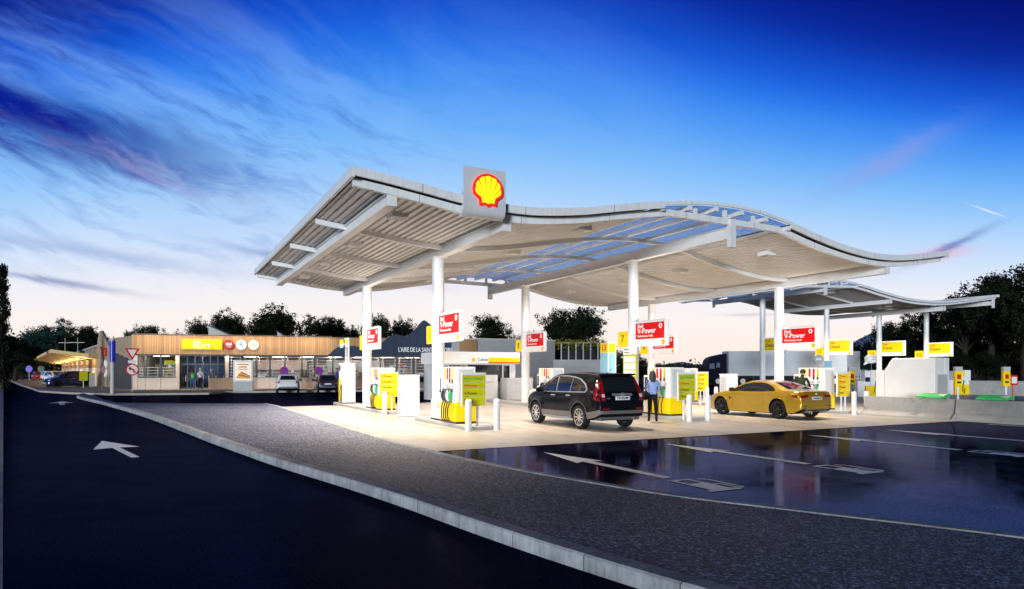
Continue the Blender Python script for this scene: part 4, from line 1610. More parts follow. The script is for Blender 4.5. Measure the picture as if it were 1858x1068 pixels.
# added lamp rail, no known fitting: brightens the timber band and its signs
def rail(parent, x0, x1, y, z, n, watt, target_dz, ypiv, name='added_lamp_rail'):
    mb = MB()
    mb.box(x0, x1, y - .02, y + .02, z + .01, z + .035)
    q = mb.build(name, wood, parent)
    mb = MB()
    for i in range(n + 1):
        xx = x0 + (x1 - x0) * i / n
        mb.box(xx - .015, xx + .015, y + .02, ypiv, z + .02, z + .05)
    mb.build('added_rail_arm', wood, q)
    for i in range(n):
        ld = bpy.data.lights.new('added_rail_lamp', 'AREA')
        ld.shape = 'RECTANGLE'
        ld.size, ld.size_y = (x1 - x0) / n * .9, .08
        ld.energy = watt
        ld.color = (1.0, .80, .58)
        ld.spread = R(150)
        lo_ = bpy.data.objects.new('added_rail_lamp', ld)
        col.objects.link(lo_)
        lo_.parent = parent
        lo_.location = (x0 + (x1 - x0) * (i + .5) / n, y, z)
        d = Vector((0, ypiv - y, -target_dz)).normalized()
        lo_.rotation_euler = (-d).to_track_quat('Z', 'X').to_euler()
        lo_.rotation_euler = (math.atan2(d.y, -d.z), 0, 0)


rail(shop, .3, fs_(600)[0], -1.9, TOP + .02, 7, 24, 1.1, -.75)
# roof lights standing above the parapet
for a, b, z1 in ((378, 438, 1.15), (503, 528, .7)):
    s0, s1 = fs_(a, 4)[0], fs_(b, 4)[0]
    mb = MB()
    mb.prism([(s0, TOP - .45), (s1, TOP - .45), (s1, TOP - .2), (s0, TOP + z1)], 4, 6, 'xz', 0)
    o_ = mb.build('roof_lantern', wall_grey, shop)
    mb = MB()
    mb.prism([(s0 - .1, TOP + z1 + .06), (s1 + .1, TOP - .17), (s1 + .1, TOP - .07), (s0 - .1, TOP + z1 + .16)], 3.9, 6.1, 'xz')
    mb.build('lantern_roof', slate, o_)
# slate blue mountain silhouette over the band
prof_px = [(594, 645), (600, 640), (606, 634), (613, 629), (628, 628.5), (643, 627), (655, 631), (668, 630), (680, 626), (692, 622), (699, 616), (705, 611.5), (711, 608.5), (718, 606),
           (728, 608.5), (738, 610), (744, 605), (750, 600), (756, 594), (761, 587), (765, 583), (769, 580.5), (774, 583), (780, 588), (784, 591), (792, 598), (802, 607), (812, 611), (822, 613), (833, 616), (839, 620), (850, 628), (862, 637), (866, 640)]
pts = []
for px, py in prof_px:
    s_, Z = fs_(px, -.85)
    pts.append((s_, HZ(py, Z)))
zb = BAND + .0
poly = [(pts[0][0], zb)] + pts + [(pts[-1][0], zb)]
mb = MB()
mb.prism(poly, -.95, -.80, 'xz')
mb.build('mountain_cladding', slate, shop)
mb = MB()
s_, Z = fs_(771, -.95)
s0, s1 = fs_(718, -.95)[0], fs_(825, -.95)[0]
put_text(mb, frame_at(((s0 + s1) / 2, -.96, 3.72), (1, 0, 0), (0, 0, 1)), "L'AIRE DE LA SAINTE VICTOIRE", .60, .008, .012, 'CENTER', 0, (s1 - s0) / 9.05)
lt = mb.build('wall_lettering', white_lit, None, loc=FO)
lt.rotation_euler = (0, 0, FRZ)
tag(lt, 'white lettering across the slate blue mountain cladding', 'lettering')
# side wall of the shop with its dark mountain profile
SW = W(178, 73)
d2 = Vector((SW.x, SW.y)) - Vector((FO.x, FO.y))
side = thing('side_wall', 'timber side wall of the shop with grey jagged mountain cladding', 'building', FO, math.atan2(d2.y, d2.x))
ln = d2.length
mb = MB(); mb.box(0.1, ln, -.3, -.02, .0, TOP - .003); mb.build('wall', wood_dk, side)
def on_side(px, py=None):
    t_ = (px - 929) / F
    d_ = Vector((t_ * CS + SN, CS - t_ * SN))
    e_ = Vector((d2.x, d2.y)).normalized()
    det = d_.x * -e_.y + d_.y * e_.x
    Z_ = (FO.x * -e_.y + FO.y * e_.x) / det
    s_ = (d_.x * Z_ - FO.x) / e_.x if abs(e_.x) > .01 else (d_.y * Z_ - FO.y) / e_.y
    return s_, (HZ(py, Z_) if py is not None else Z_)


fin = [(178, 645), (180, 615), (182.5, 603), (185, 599.5), (188, 600), (190.5, 606), (193.5, 614), (197, 620), (201, 627), (204, 633)]
ledge = [(204, 633), (208, 638), (211, 643), (214, 641), (217, 645), (221, 644.5), (225, 648), (229, 648), (234, 652), (239.5, 655)]
q_ = [on_side(*v_) for v_ in fin]
mb = MB(); mb.prism([(q_[0][0], 0)] + q_ + [(q_[-1][0], 0)], -.02, .14, 'xz'); mb.build('mountain_fin', wood_dk, side)
q_ = [on_side(*v_) for v_ in ledge]
mb = MB(); mb.prism([(q_[0][0], 0)] + q_ + [(q_[-1][0], 0)], -.02, .13, 'xz'); mb.build('mountain_cladding', slate_dk, side)
mb = MB()
mb.box(on_side(191)[0], on_side(187)[0], .145, .2, 1.3, 4.0)
mb.build('poster', [mat('dark_poster', (.08, .03, .03), .4, var=.5, scale=4)], side)
for zz, m_, nm in ((3.6, red_paint, 'dark red round sign on the grey side wall of the shop'), (2.4, white_lit, 'upper white round sign on the grey side wall of the shop'), (1.5, white_lit, 'lower white round sign on the grey side wall of the shop')):
    Q = Vector((math.cos(side.rotation_euler.z), math.sin(side.rotation_euler.z), 0)) * on_side(196)[0]
    o_ = MB().cyl((0, .13, zz), (0, .3, zz), .42, n=20).build('round_sign', m_, None, loc=FO + Q)
    o_.rotation_euler = (0, 0, side.rotation_euler.z)
    tag(o_, nm, 'sign', 'round signs on the shop walls')


# signs on the timber band
def on_front(px, off, zc):
    s_, Z = fs_(px, off)
    return FO + FD * s_ + FN * off + Vector((0, 0, zc)), Z


p, Z = on_front(367, -.82, 4.03)
t = thing('shop_sign', 'long yellow sign reading SELECT on the timber band', 'sign', p, FRZ)
mb = MB(); mb.box(-1.62, 1.62, -.1, .06, -.45, .45); b_ = mb.build('panel', yellow_lit, t, bevel=.01)
mb = MB(); put_text(mb, face_neg_y((-.75, -.105, .19)), 'Shell', .34, .005, .004, 'LEFT'); mb.build('lettering', white_lit, b_); mb = MB(); put_text(mb, face_neg_y((-.75, -.105, -.18)), 'SELECT', .44, .008, .004, 'LEFT'); mb.build('lettering', white_lit, b_)
for px, m_, txt, tc, nm in ((415, mat('deli_red', (.35, .02, .02), .4, var=.05, emit=.25), 'deli', white_lit, 'round dark red deli sign right of the yellow sign'),
                            (438, white_lit, 'R', mat('teal_ink', (.05, .30, .33), .5, var=0), 'round white sign with teal letter R on the timber band'),
                            (460, mat('cream_disc', (.85, .72, .60), .4, var=.04, emit=.3), 'bakery', mat('tan_ink', (.5, .35, .25), .5, var=0), 'round cream sign, last in the row on the timber band')):
    p, Z = on_front(px, -.82, 4.03)
    t = thing('round_sign', nm, 'sign', p, FRZ, 'round signs on the shop walls')
    mb = MB(); mb.cyl((0, .06, 0), (0, -.1, 0), .44, n=30); b_ = mb.build('disc', m_, t)
    mb = MB(); put_text(mb, face_neg_y((0, -.105, .06 if txt == 'deli' else 0)), txt, {'deli': .36, 'R': .62, 'bakery': .16}[txt], .008, .004)
    if txt == 'deli': mb.build('lettering', tc, b_); mb = MB(); put_text(mb, face_neg_y((0, -.105, -.18)), '2 GO', .16, .004, .004)
    mb.build('lettering', tc, b_)

# grey annex right of the slate cladding
p0, p1 = W(864, 62), W(1007, 66.5)
d2 = p1 - p0
t = thing('annex', 'plain pale grey annex building behind the cash kiosk', 'building', p0, math.atan2(d2.y, d2.x))
mb = MB(); mb.box(0, d2.length, 0, 8, 0, 4.6); mb.build('wall', wall_grey, t)
mb = MB(); mb.box(-.06, d2.length + .06, -.06, 8.06, 4.6, 4.7); mb.build('parapet_cap', wall_white, t)
mb = MB(); mb.box(-1.6, -.02, -.15, .2, 3.3, 4.55); mb.build('timber_panel', wood, t)
mb = MB(); mb.box(2.0, 4.2, -.03, 0, .0, 2.6); mb.build('door', grey_paint, t)

# cash kiosk
t = thing('cash_kiosk', 'small white cash kiosk with yellow and red stripe and dark windows', 'kiosk', (14.3, 36.0, 0))
KW = 4.5
mb = MB(); mb.box(0, KW, 0, 3.4, 0, 2.14); mb.build('wall', wall_white, t)
mb = MB(); mb.box(-.15, KW + .12, -.35, 3.5, 2.14, 2.82); mb.build('roof_band', white_lit, t)
mb = MB(); mb.box(KW * .40, KW + .125, -.36, -.352, 2.24, 2.50, 0); mb.box(KW * .40, KW + .125, -.362, -.352, 2.16, 2.24, 1); mb.build('stripe', [yellow_lit, red_paint], t)
mb = MB(); mb.box(KW * .405, KW * .57, -.372, -.363, 2.17, 2.58); b_ = mb.build('name_panel', white_lit, t)
mb = MB(); put_text(mb, face_neg_y((KW * .49, -.375, 2.38)), 'Caisse', .24, .004, .003); mb.build('lettering', dark_grey, b_)
emblem(t, face_neg_y((KW * .36, -.36, 2.36)), .11, .01, (red_paint, yellow_lit), ('badge', 'inner_shell'))
for a, b in ((.28, .95), (1.02, 1.3)):
    mb = MB(); mb.box(a, b, -.03, -.0, 1.55, 2.05); w_ = mb.build('window', glass_dark, t)
mb = MB(); mb.box(1.4, 3.6, -.04, .0, 1.1, 2.08); mb.build('window', glass_dark, t)
mb = MB(); mb.box(3.72, 4.1, -.03, .0, 1.0, 2.05); mb.build('window', glass_dark, t)
mb = MB(); mb.box(-.1, .2, -.04, 0, 1.75, 2.0); mb.build('vent', dark_grey, t)
mb = MB(); mb.box(2.2, 3.1, -.5, -.05, .0, 1.5); mb.box(2.35, 2.75, -.55, -.502, 1.1, 1.5); mb.build('counter', wall_white, t, bevel=.02)
t = thing('plant_cabinet', 'pale grey metal cabinet at the right end of the cash kiosk', 'cabinet', (17.75, 35.0, 0))
mb = MB(); mb.box(0, 1.7, 0, .9, .02, 1.32); mb.build('body', wall_grey, t, bevel=.02)
mb = MB(); mb.box(.25, 1.62, -.012, 0, .08, 1.24); mb.build('door', grey_paint, t)
mb = MB(); mb.box(.02, 1.68, .03, .88, 0, .02); mb.build('plinth', dark_grey, t)

# white garden wall and planted pergola
p0, p1 = W(1004, 66), W(1116, 66)
d2 = p1 - p0
t = thing('garden_wall', 'long plain white wall below the planted pergola', 'wall', p0, math.atan2(d2.y, d2.x))
mb = MB(); mb.box(0, d2.length, 0, .3, 0, 2.72); mb.build('wall', wall_white, t)
mb = MB(); mb.box(-.04, d2.length + .04, -.04, .34, 2.72, 2.8); mb.build('coping', wall_white, t)
t = thing('pergola', 'white post pergola overgrown with yellow green creeper above the wall', 'pergola', p0 + Vector((0, .6, 0)), math.atan2(d2.y, d2.x))
for i in range(8):
    mb = MB(); xx = .4 + i * .72; mb.box(xx - .05, xx + .05, .5, .6, 0, 4.4); mb.build('post', steel_white, t)
mb = MB(); mb.box(0, d2.length - .5, .4, .7, 4.4, 4.55); mb.box(0, d2.length - .5, 3.0, 3.3, 4.4, 4.55)
mb.build('beam', wood, t)
leaf_lime = mat('creeper_leaves', (.22, .25, .03), .6, var=.5, scale=4, spec=.2)
mb = MB()
for i in range(1500):
    c = Vector((rng.uniform(0, d2.length - .4), rng.uniform(.2, 3.3), 4.45 + rng.gauss(.1, .16) - (rng.random() ** 3) * .7))
    a, b = Vector((rng.gauss(0, 1), rng.gauss(0, 1), rng.gauss(0, 1))).normalized(), Vector((rng.gauss(0, 1), rng.gauss(0, 1), rng.gauss(0, 1)))
    b = (b - a * a.dot(b)).normalized()
    s_ = rng.uniform(.07, .13)
    mb.add([c - a * s_, c + b * s_ * .6, c + a * s_, c - b * s_ * .6], [(0, 1, 2, 3)])
mb.build('creeper', leaf_lime, t, recalc=False)
mb = MB(); mb.box(.1, d2.length, 3.4, 3.5, 0, 4.3); mb.build('back_screen', mat('dark_screen', (.02, .018, .025), .6, var=.3), t)

# ------------------------------------------------------------------ timber side wing with lit soffit
wing = thing('timber_wing', 'timber side wing with lit yellow soffit roof beside the parked cars', 'building', (0, 0, 0))
nr, nl, fl, fr_ = W(178, 72), W(92, 70), W(58, 128), W(112, 133)
n0, n1 = Vector((nr.x, nr.y)), Vector((fr_.x, fr_.y))
zz = (HZ(650, 72), HZ(639.6, 70), HZ(654.6, 128), HZ(661, 133))
soff = [(nr.x, nr.y, zz[0]), (nl.x, nl.y, zz[1]), (fl.x, fl.y, zz[2]), (fr_.x, fr_.y, zz[3])]
mb = MB()
mb.add(soff + [(q[0], q[1], q[2] + .35) for q in soff], [(0, 1, 2, 3), (7, 6, 5, 4), (0, 4, 5, 1), (1, 5, 6, 2), (2, 6, 7, 3), (3, 7, 4, 0)])
mb.build('roof', plank_mat('soffit_planks', (.75, .52, .22), .5, axis=1), wing)


def wall_between(mb, a, b, za0, za1, zb0, zb1, th=.3):
    d = (Vector(b) - Vector(a)).normalized()
    n = Vector((-d.y, d.x)) * -th
    A, B = Vector(a), Vector(b)
    vs = [(A.x, A.y, za0), (B.x, B.y, zb0), (B.x, B.y, zb1), (A.x, A.y, za1), (A.x + n.x, A.y + n.y, za0), (B.x + n.x, B.y + n.y, zb0), (B.x + n.x, B.y + n.y, zb1), (A.x + n.x, A.y + n.y, za1)]
    return mb.add(vs, [(0, 1, 2, 3), (7, 6, 5, 4), (0, 4, 5, 1), (1, 5, 6, 2), (2, 6, 7, 3), (3, 7, 4, 0)])


mb = MB(); wall_between(mb, n0, n1, 2.05, zz[0] - .01, 2.05, zz[3] - .01); mb.build('timber_band', wood, wing)
mb = MB(); wall_between(mb, n0, n1, 0, 2.04, 0, 2.04, .25); mb.build('wall', wall_white, wing)
off = Vector((n1 - n0)).normalized()
nrm = Vector((off.y, -off.x))
for i in range(12):
    mb = MB()
    q = n0 + (n1 - n0) * (i + .5) / 12 - nrm * .05
    wall_between(mb, q - off * 1.6, q + off * 1.6, .1, 1.95, .1, 1.95, .04)
    mb.build('door_panel', wall_grey if i % 3 else panel_beige, wing)
for i in range(9):
    q0 = n0 + nrm * 2 + (n1 - n0) * (i * .085 + .0)
    mb = MB(); wall_between(mb, q0, q0 + off * 3.0, zz[0] + .2, 5.0, zz[0] + .2, 5.0); mb.build('clerestory_pier', wood_dk, wing)
mb = MB(); wall_between(mb, n0 + nrm * 2.6, n0 + nrm * 2.6 + (n1 - n0) * .85, 2.5, 4.9, 2.5, 4.9, .1); mb.build('clerestory_glass', glass_dark, wing)
mb = MB(); wall_between(mb, n0 + nrm * 1.8, n0 + nrm * 1.8 + (n1 - n0) * .86, 5.0, 5.3, 5.0, 5.2, 1.5); mb.build('clerestory_roof', grey_paint, wing)
for i in range(8):
    q = n0 + (n1 - n0) * (i + .5) / 8 - nrm * 1.2
    mb = MB(); mb.box(-.9, .9, -.1, .1, 2.25, 2.33); o_ = mb.build('added_uplighter', dark_grey, wing, loc=(q.x, q.y, 0)); o_.rotation_euler = (0, 0, math.atan2(off.y, off.x))
    ld = bpy.data.lights.new('added_wash_lamp', 'AREA'); ld.shape = 'RECTANGLE'; ld.size, ld.size_y = 1.8, .15; ld.energy = 120; ld.color = (1.0, .74, .36)
    lo_ = bpy.data.objects.new('added_wash_lamp', ld); col.objects.link(lo_); lo_.parent = wing
    lo_.location = (q.x, q.y, 2.36); lo_.rotation_euler = (R(180), 0, math.atan2(off.y, off.x))
    ld2 = ld.copy(); ld2.energy = 45
    lo2 = bpy.data.objects.new('added_wash_lamp', ld2); col.objects.link(lo2); lo2.parent = wing
    lo2.location = (q.x, q.y, 2.22); lo2.rotation_euler = (0, 0, math.atan2(off.y, off.x))

# ------------------------------------------------------------------ road signs, pylon, poster board
def pole_sign(px, Z, lb, parts):
    t = thing('road_sign', lb, 'sign', W(px, Z, .12), -YAW - math.atan((px - 929) / F) * 1.0)
    for nm, mb, m_, par in parts:
        pass
    return t


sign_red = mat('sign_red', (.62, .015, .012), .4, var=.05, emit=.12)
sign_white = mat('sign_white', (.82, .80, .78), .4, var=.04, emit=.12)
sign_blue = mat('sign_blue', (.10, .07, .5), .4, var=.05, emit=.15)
t = thing('road_sign', 'give way triangle above a round no left turn sign on one pole', 'sign', W(240, 50.5, .1), R(12))
mb = MB(); mb.cyl((0, .03, 0), (0, .03, 3.35), .035, n=10); mb.build('pole', grey_paint, t)
tri = [(-.5, 0), (.5, 0), (0, -.87)]
mb = MB(); mb.prism([(x, z + 3.3) for x, z in tri], -.02, .0, 'xz'); q = mb.build('triangle', sign_red, t)
mb = MB(); mb.prism([(x * .62, (z + .29) * .62 - .29 + 3.3) for x, z in tri], -.03, -.02, 'xz'); mb.build('face', sign_white, q)
mb = MB(); mb.box(-.28, .28, -.02, 0, 2.2, 2.4); mb.build('plate', sign_white, t)
mb = MB(); mb.cyl((0, 0, 1.72), (0, -.02, 1.72), .44, n=28); q = mb.build('disc', sign_red, t)
mb = MB(); mb.cyl((0, -.02, 1.72), (0, -.03, 1.72), .35, n=28); mb.build('face', sign_white, q)
mb = MB(); mb.prism([(x, z + 1.72) for x, z in [(.07, -.25), (.13, -.25), (.13, .02), (-.08, .1), (-.06, .19), (-.27, .08), (-.13, -.08), (-.11, .02), (.07, -.05)]], -.036, -.031, 'xz'); mb.build('symbol', black_gloss, q)
mb = MB(); mb.prism([(x, z + 1.72) for x, z in [(-.27, .2), (-.22, .26), (.27, -.2), (.22, -.26)]], -.042, -.037, 'xz'); mb.build('slash', sign_red, q)

for px, Z, lb in ((515.5, 57.0, 'purple no parking disc above the small white car'), (578.5, 57.0, 'purple no parking disc above the dark grey car')):
    t = thing('no_parking_sign', lb, 'sign', W(px, Z, .1), R(9), 'no parking signs by the shop')
    mb = MB(); mb.cyl((0, .03, 0), (0, .03, 2.0), .03, n=8); mb.build('pole', grey_paint, t)
    mb = MB(); mb.cyl((0, 0, 1.62), (0, -.02, 1.62), .36, n=26); q = mb.build('disc', sign_red, t)
    mb = MB(); mb.cyl((0, -.02, 1.62), (0, -.03, 1.62), .28, n=26); mb.build('face', sign_blue, q)
    mb = MB(); mb.prism([(x, z + 1.62) for x, z in [(-.22, .17), (-.17, .22), (.22, -.17), (.17, -.22)]], -.036, -.031, 'xz'); mb.build('slash', sign_red, q)

p = W(204.5, 48, .1)
t = thing('blue_pylon', 'tall grey round post with deep blue upper sleeve by the kerb', 'pylon', p)
mb = MB(); mb.cyl((0, 0, 0), (0, 0, 2.25), .16, n=20); mb.build('post', wall_grey, t, smooth=True)
mb = MB(); mb.cyl((0, 0, 2.25), (0, 0, 3.72), .19, n=22); mb.build('sleeve', mat('deep_blue', (.01, .02, .42), .35, var=.05, emit=.12), t, smooth=True)
mb = MB(); mb.cyl((0, 0, 3.72), (0, 0, 3.9), .16, n=20); mb.cyl((.08, 0, 3.9), (.08, 0, 4.05), .02, n=6); mb.build('cap', grey_paint, t, smooth=True)
t = thing('slim_sign', 'slim red and white sign on a thin dark pole left of the blue pylon', 'sign', W(185.5, 50, .1))
mb = MB(); mb.cyl((0, 0, 0), (0, 0, 3.6), .03, n=8); mb.build('pole', dark_grey, t)
mb = MB(); mb.cyl((0, -.04, 1.72), (0, .0, 1.72), .36, n=20, m=0); mb.cyl((0, -.05, 1.72), (0, -.041, 1.72), .28, n=20, m=1); q = mb.build('disc', [sign_red, sign_white], t); q.rotation_euler = (0, 0, R(68))
mb = MB(); mb.prism([(x * .8, z * .8 + 3.4) for x, z in tri], -.02, 0, 'xz'); q = mb.build('triangle', sign_red, t); q.rotation_euler = (0, 0, R(68))
p = W(441, 54.2, .13)
t = thing('poster_board', 'white framed advertising board with a picture of toasted sandwich', 'sign', p, FRZ)
mb = MB(); mb.box(-.72, .72, -.08, .08, .75, 2.42); mb.build('frame', white, t, bevel=.015)
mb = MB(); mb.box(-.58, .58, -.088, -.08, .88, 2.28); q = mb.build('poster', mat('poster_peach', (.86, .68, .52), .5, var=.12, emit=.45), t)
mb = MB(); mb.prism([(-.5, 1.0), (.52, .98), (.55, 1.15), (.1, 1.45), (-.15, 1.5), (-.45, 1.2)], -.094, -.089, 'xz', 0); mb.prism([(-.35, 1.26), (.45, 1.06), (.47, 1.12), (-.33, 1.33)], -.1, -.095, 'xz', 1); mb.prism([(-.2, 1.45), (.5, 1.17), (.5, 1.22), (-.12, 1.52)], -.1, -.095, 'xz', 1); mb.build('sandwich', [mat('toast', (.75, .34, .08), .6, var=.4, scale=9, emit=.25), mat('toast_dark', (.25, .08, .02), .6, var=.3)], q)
mb = MB(); mb.box(-.42, .42, -.095, -.089, 2.06, 2.14); mb.box(-.3, .3, -.095, -.089, 1.86, 1.95); mb.box(-.35, .35, -.095, -.089, 1.7, 1.76); mb.build('caption', mat('poster_ink', (.55, .25, .12), .6, var=0), q)
mb = MB(); mb.box(-.72, .72, -.07, .07, .0, .75); mb.build('base', grey_paint, t)
for px, lb in ((404, 'timber planter right of the shop doors'),):
    p = W(404, 58.8, .14)
    t = thing('planter', lb, 'planter', p, FRZ)
    mb = MB()
    for i in range(9):
        mb.box(-1.1 + i * .23, -.89 + i * .23, -.3, -.27, .03, .98)
    mb.build('slat', plank_var, t)
    mb = MB(); mb.box(-1.08, .95, -.268, .3, .0, .95); mb.build('box', wood_dk, t)
t = thing('lime_panel', 'lime green information panel on a post by the dark blue car', 'sign', W(151.5, 64, .1), R(12))
mb = MB(); mb.box(-.34, .34, -.03, .03, .7, 1.55); mb.build('panel', lime_lit, t)
mb = MB(); mb.cyl((0, .05, 0), (0, .05, .75), .035, n=8); mb.build('post', white, t)
t = thing('lime_panel', 'smaller pale panel with lime head before the timber wing', 'sign', W(167, 66, .1), R(12))
mb = MB(); mb.box(-.24, .24, -.03, .03, 1.15, 1.4, 0); mb.box(-.24, .24, -.03, .03, .1, 1.147, 1); mb.build('panel', [lime_lit, wall_grey], t)
for px, Z, h, lb in ((118, 100, 5.8, 'thin street lamp with flat double arm behind the timber wing'), (141, 92, 5.5, 'second thin double arm lamp nearer the shop roof'), (931, 75, 5.6, 'double headed lamp showing above the annex roof')):
    t = thing('street_lamp', lb, 'street lamp', W(px, Z), -YAW, 'thin double arm street lamps')
    mb = MB(); mb.cyl((0, 0, 0), (0, 0, h + .7), .06, .04, n=8); mb.build('pole', grey_paint, t)
    mb = MB(); mb.box(-.95, .95, -.05, .05, h, h + .07); mb.build('lamp_arm', wall_grey, t)
for i, (px, py, lb) in enumerate(((53, 668, 'left'), (75, 668, 'right'))):
    t = thing('parking_sign', ('blue parking sign under the trees at the end of the road', 'dark pole sign under the trees near the parked cars')[i], 'sign', W(px, 110), -YAW)
    mb = MB(); mb.cyl((0, 0, 0), (0, 0, 2.1), .05, n=8); mb.build('pole', grey_paint, t)
    mb = MB(); mb.cyl((0, -.02, 2.0), (0, -.06, 2.0), .55, n=18); mb.build('disc', sign_blue if i == 0 else dark_grey, t)

# ------------------------------------------------------------------ lorry
p = W(1292, 80)
lor = thing('lorry', 'dark blue lorry with long pale grey trailer parked broadside behind the pumps', 'lorry', p, math.atan2(-SN, CS))
cabm = mat('lorry_blue', (.003, .004, .022), .6, var=.1, spec=.15)
trail = mat('trailer_grey', (.56, .60, .64), .5, var=.08, scale=.5)
mb = MB()
pr = [(-.9, .55), (-.95, 1.2), (-.9, 2.3), (-.72, 3.0), (-.35, 3.3), (.3, 3.5), (1.35, 3.72), (1.35, .55)]
mb.prism(pr, -1.2, 1.2, 'xz')
mb.build('cab', cabm, lor, bevel=.08)
lgl = mat('lorry_glass', (.15, .2, .26), .15, var=0)
mb = MB(); mb.prism([(-.7, 1.95), (-.66, 2.55), (-.1, 2.6), (-.05, 1.95)], -1.225, -1.21, 'xz'); mb.build('window', lgl, lor)
mb = MB(); mb.prism([(.15, 2.1), (.15, 2.65), (.55, 2.65), (.55, 2.1)], -1.225, -1.21, 'xz'); mb.build('window', lgl, lor)
mb = MB(); mb.box(1.55, 15.2, -1.25, 1.25, 1.15, 4.0, 0); mb.box(15.2, 16.7, -1.25, 1.25, 1.15, 3.98, 1); mb.build('trailer', [trail, mat('trailer_rear', (.24, .28, .34), .5, var=.08)], lor)
mb = MB(); mb.box(1.4, 15, -1.0, 1.0, .75, 1.15); mb.box(4.5, 9.5, -1.22, 1.22, .45, 1.12); mb.build('chassis', black_gloss, lor)
for xx in (.35, 3.2, 11.2, 12.5, 13.8):
    for yy in (-1.05, 1.05):
        s_ = -1 if yy < 0 else 1
        mb = MB(); mb.cyl((xx, yy - .16, .52), (xx, yy + .16, .52), .52, n=24); w_ = mb.build('wheel', black_rub, lor)
        mb = MB(); mb.cyl((xx, yy + s_ * .15, .52), (xx, yy + s_ * .18, .52), .30, n=20); mb.cyl((xx, yy + s_ * .18, .52), (xx, yy + s_ * .24, .52), .13, n=12); mb.build('rim', steel_white, w_)

# ------------------------------------------------------------------ cars
def car_paint(name, c, metal=.0, rough=.3, coat=1.0, spec=.3):
    m, k, b, out = new_mat(name)
    nz = k.noise(k.obj(), 2.0, 3, .5)
    k.put(b.inputs['Base Color'], k.mix(1.0, c, k.ramp(nz, [(.3, .93), (.7, 1.05)]), 'MULTIPLY'))
    b.inputs['Metallic'].default_value = metal
    b.inputs['Roughness'].default_value = rough
    b.inputs['Coat Weight'].default_value = coat
    b.inputs['Coat Roughness'].default_value = .03
    b.inputs['Specular IOR Level'].default_value = spec
    return m


trim_grey = mat('trim_grey', (.10, .10, .105), .55, var=.1)
chrome = mat('bright_trim', (.55, .54, .52), .35, metal=.7, var=.05)
tail_red = mat('tail_lamp', (.26, .005, .006), .15, var=.05, emit=.02, coat=1)
tail_clear = mat('lamp_clear', (.75, .72, .70), .12, var=.05, coat=1)
plate_m = mat('number_plate_white', (.75, .76, .78), .4, var=.03)
alloy = mat('alloy_silver', (.72, .73, .74), .25, metal=.85, var=.06)
alloy_dark = mat('alloy_dark', (.05, .05, .055), .25, metal=.8, var=.06)
well = mat('wheel_well', (.006, .006, .006), .9, var=0, spec=.1)


def make_wheel(parent, x, y, r, w, side, rim_m, spokes, rim_r):
    mb = MB()
    h = w / 2
    prof = [(rim_r * .98, -h * .85), (rim_r * 1.06, -h * .98), (r * .93, -h), (r * .985, -h * .78), (r, -h * .45), (r, h * .45), (r * .985, h * .78), (r * .93, h), (rim_r * 1.06, h * .98), (rim_r * .98, h * .85)]
    mb.lathe(prof, 'x', 36, close=True)
    wh = mb.build('wheel', black_rub, parent, smooth=True, loc=(x, y, r))
    mb = MB()
    s = side
    mb.lathe([(rim_r, -h * .85), (rim_r, s * h * .3), (rim_r * .9, s * h * .28)] if s > 0 else [(rim_r, h * .85), (rim_r, s * h * .3), (rim_r * .9, s * h * .28)], 'x', 36, 0, caps=False)
    # dark brake face behind the spokes
    mb.cyl((s * h * .05, 0, 0), (s * h * .12, 0, 0), rim_r * .72, n=28, m=2)
    ring = [(rim_r, s * h * .86), (rim_r * 1.0, s * h * .96), (rim_r * .92, s * h * .93), (rim_r * .90, s * h * .7)]
    mb.lathe(ring, 'x', 36, 1, caps=False)
    for i in range(spokes):
        a = 2 * PI * i / spokes
        d = Vector((0, math.cos(a), math.sin(a)))
        n_ = Vector((0, -math.sin(a), math.cos(a)))
        w0, w1 = rim_r * .075, rim_r * .055
        p0, p1 = d * rim_r * .12, d * rim_r * .95
        xo, xi = s * h * .80, s * h * .55
        xo1, xi1 = s * h * .90, s * h * .70
        vs = [p0 - n_ * w0 + Vector((xo, 0, 0)), p0 + n_ * w0 + Vector((xo, 0, 0)), p1 + n_ * w1 + Vector((xo1, 0, 0)), p1 - n_ * w1 + Vector((xo1, 0, 0)),
              p0 - n_ * w0 + Vector((xi, 0, 0)), p0 + n_ * w0 + Vector((xi, 0, 0)), p1 + n_ * w1 + Vector((xi1, 0, 0)), p1 - n_ * w1 + Vector((xi1, 0, 0))]
        mb.add(vs, [(0, 1, 2, 3), (7, 6, 5, 4), (0, 4, 5, 1), (1, 5, 6, 2), (2, 6, 7, 3), (3, 7, 4, 0)], 1)
    mb.cyl((s * h * .5, 0, 0), (s * h * .84, 0, 0), rim_r * .2, rim_r * .16, n=16, m=1)
    mb.build('rim', [trim_grey, rim_m, well], wh, smooth=True, angle=30)
    return wh


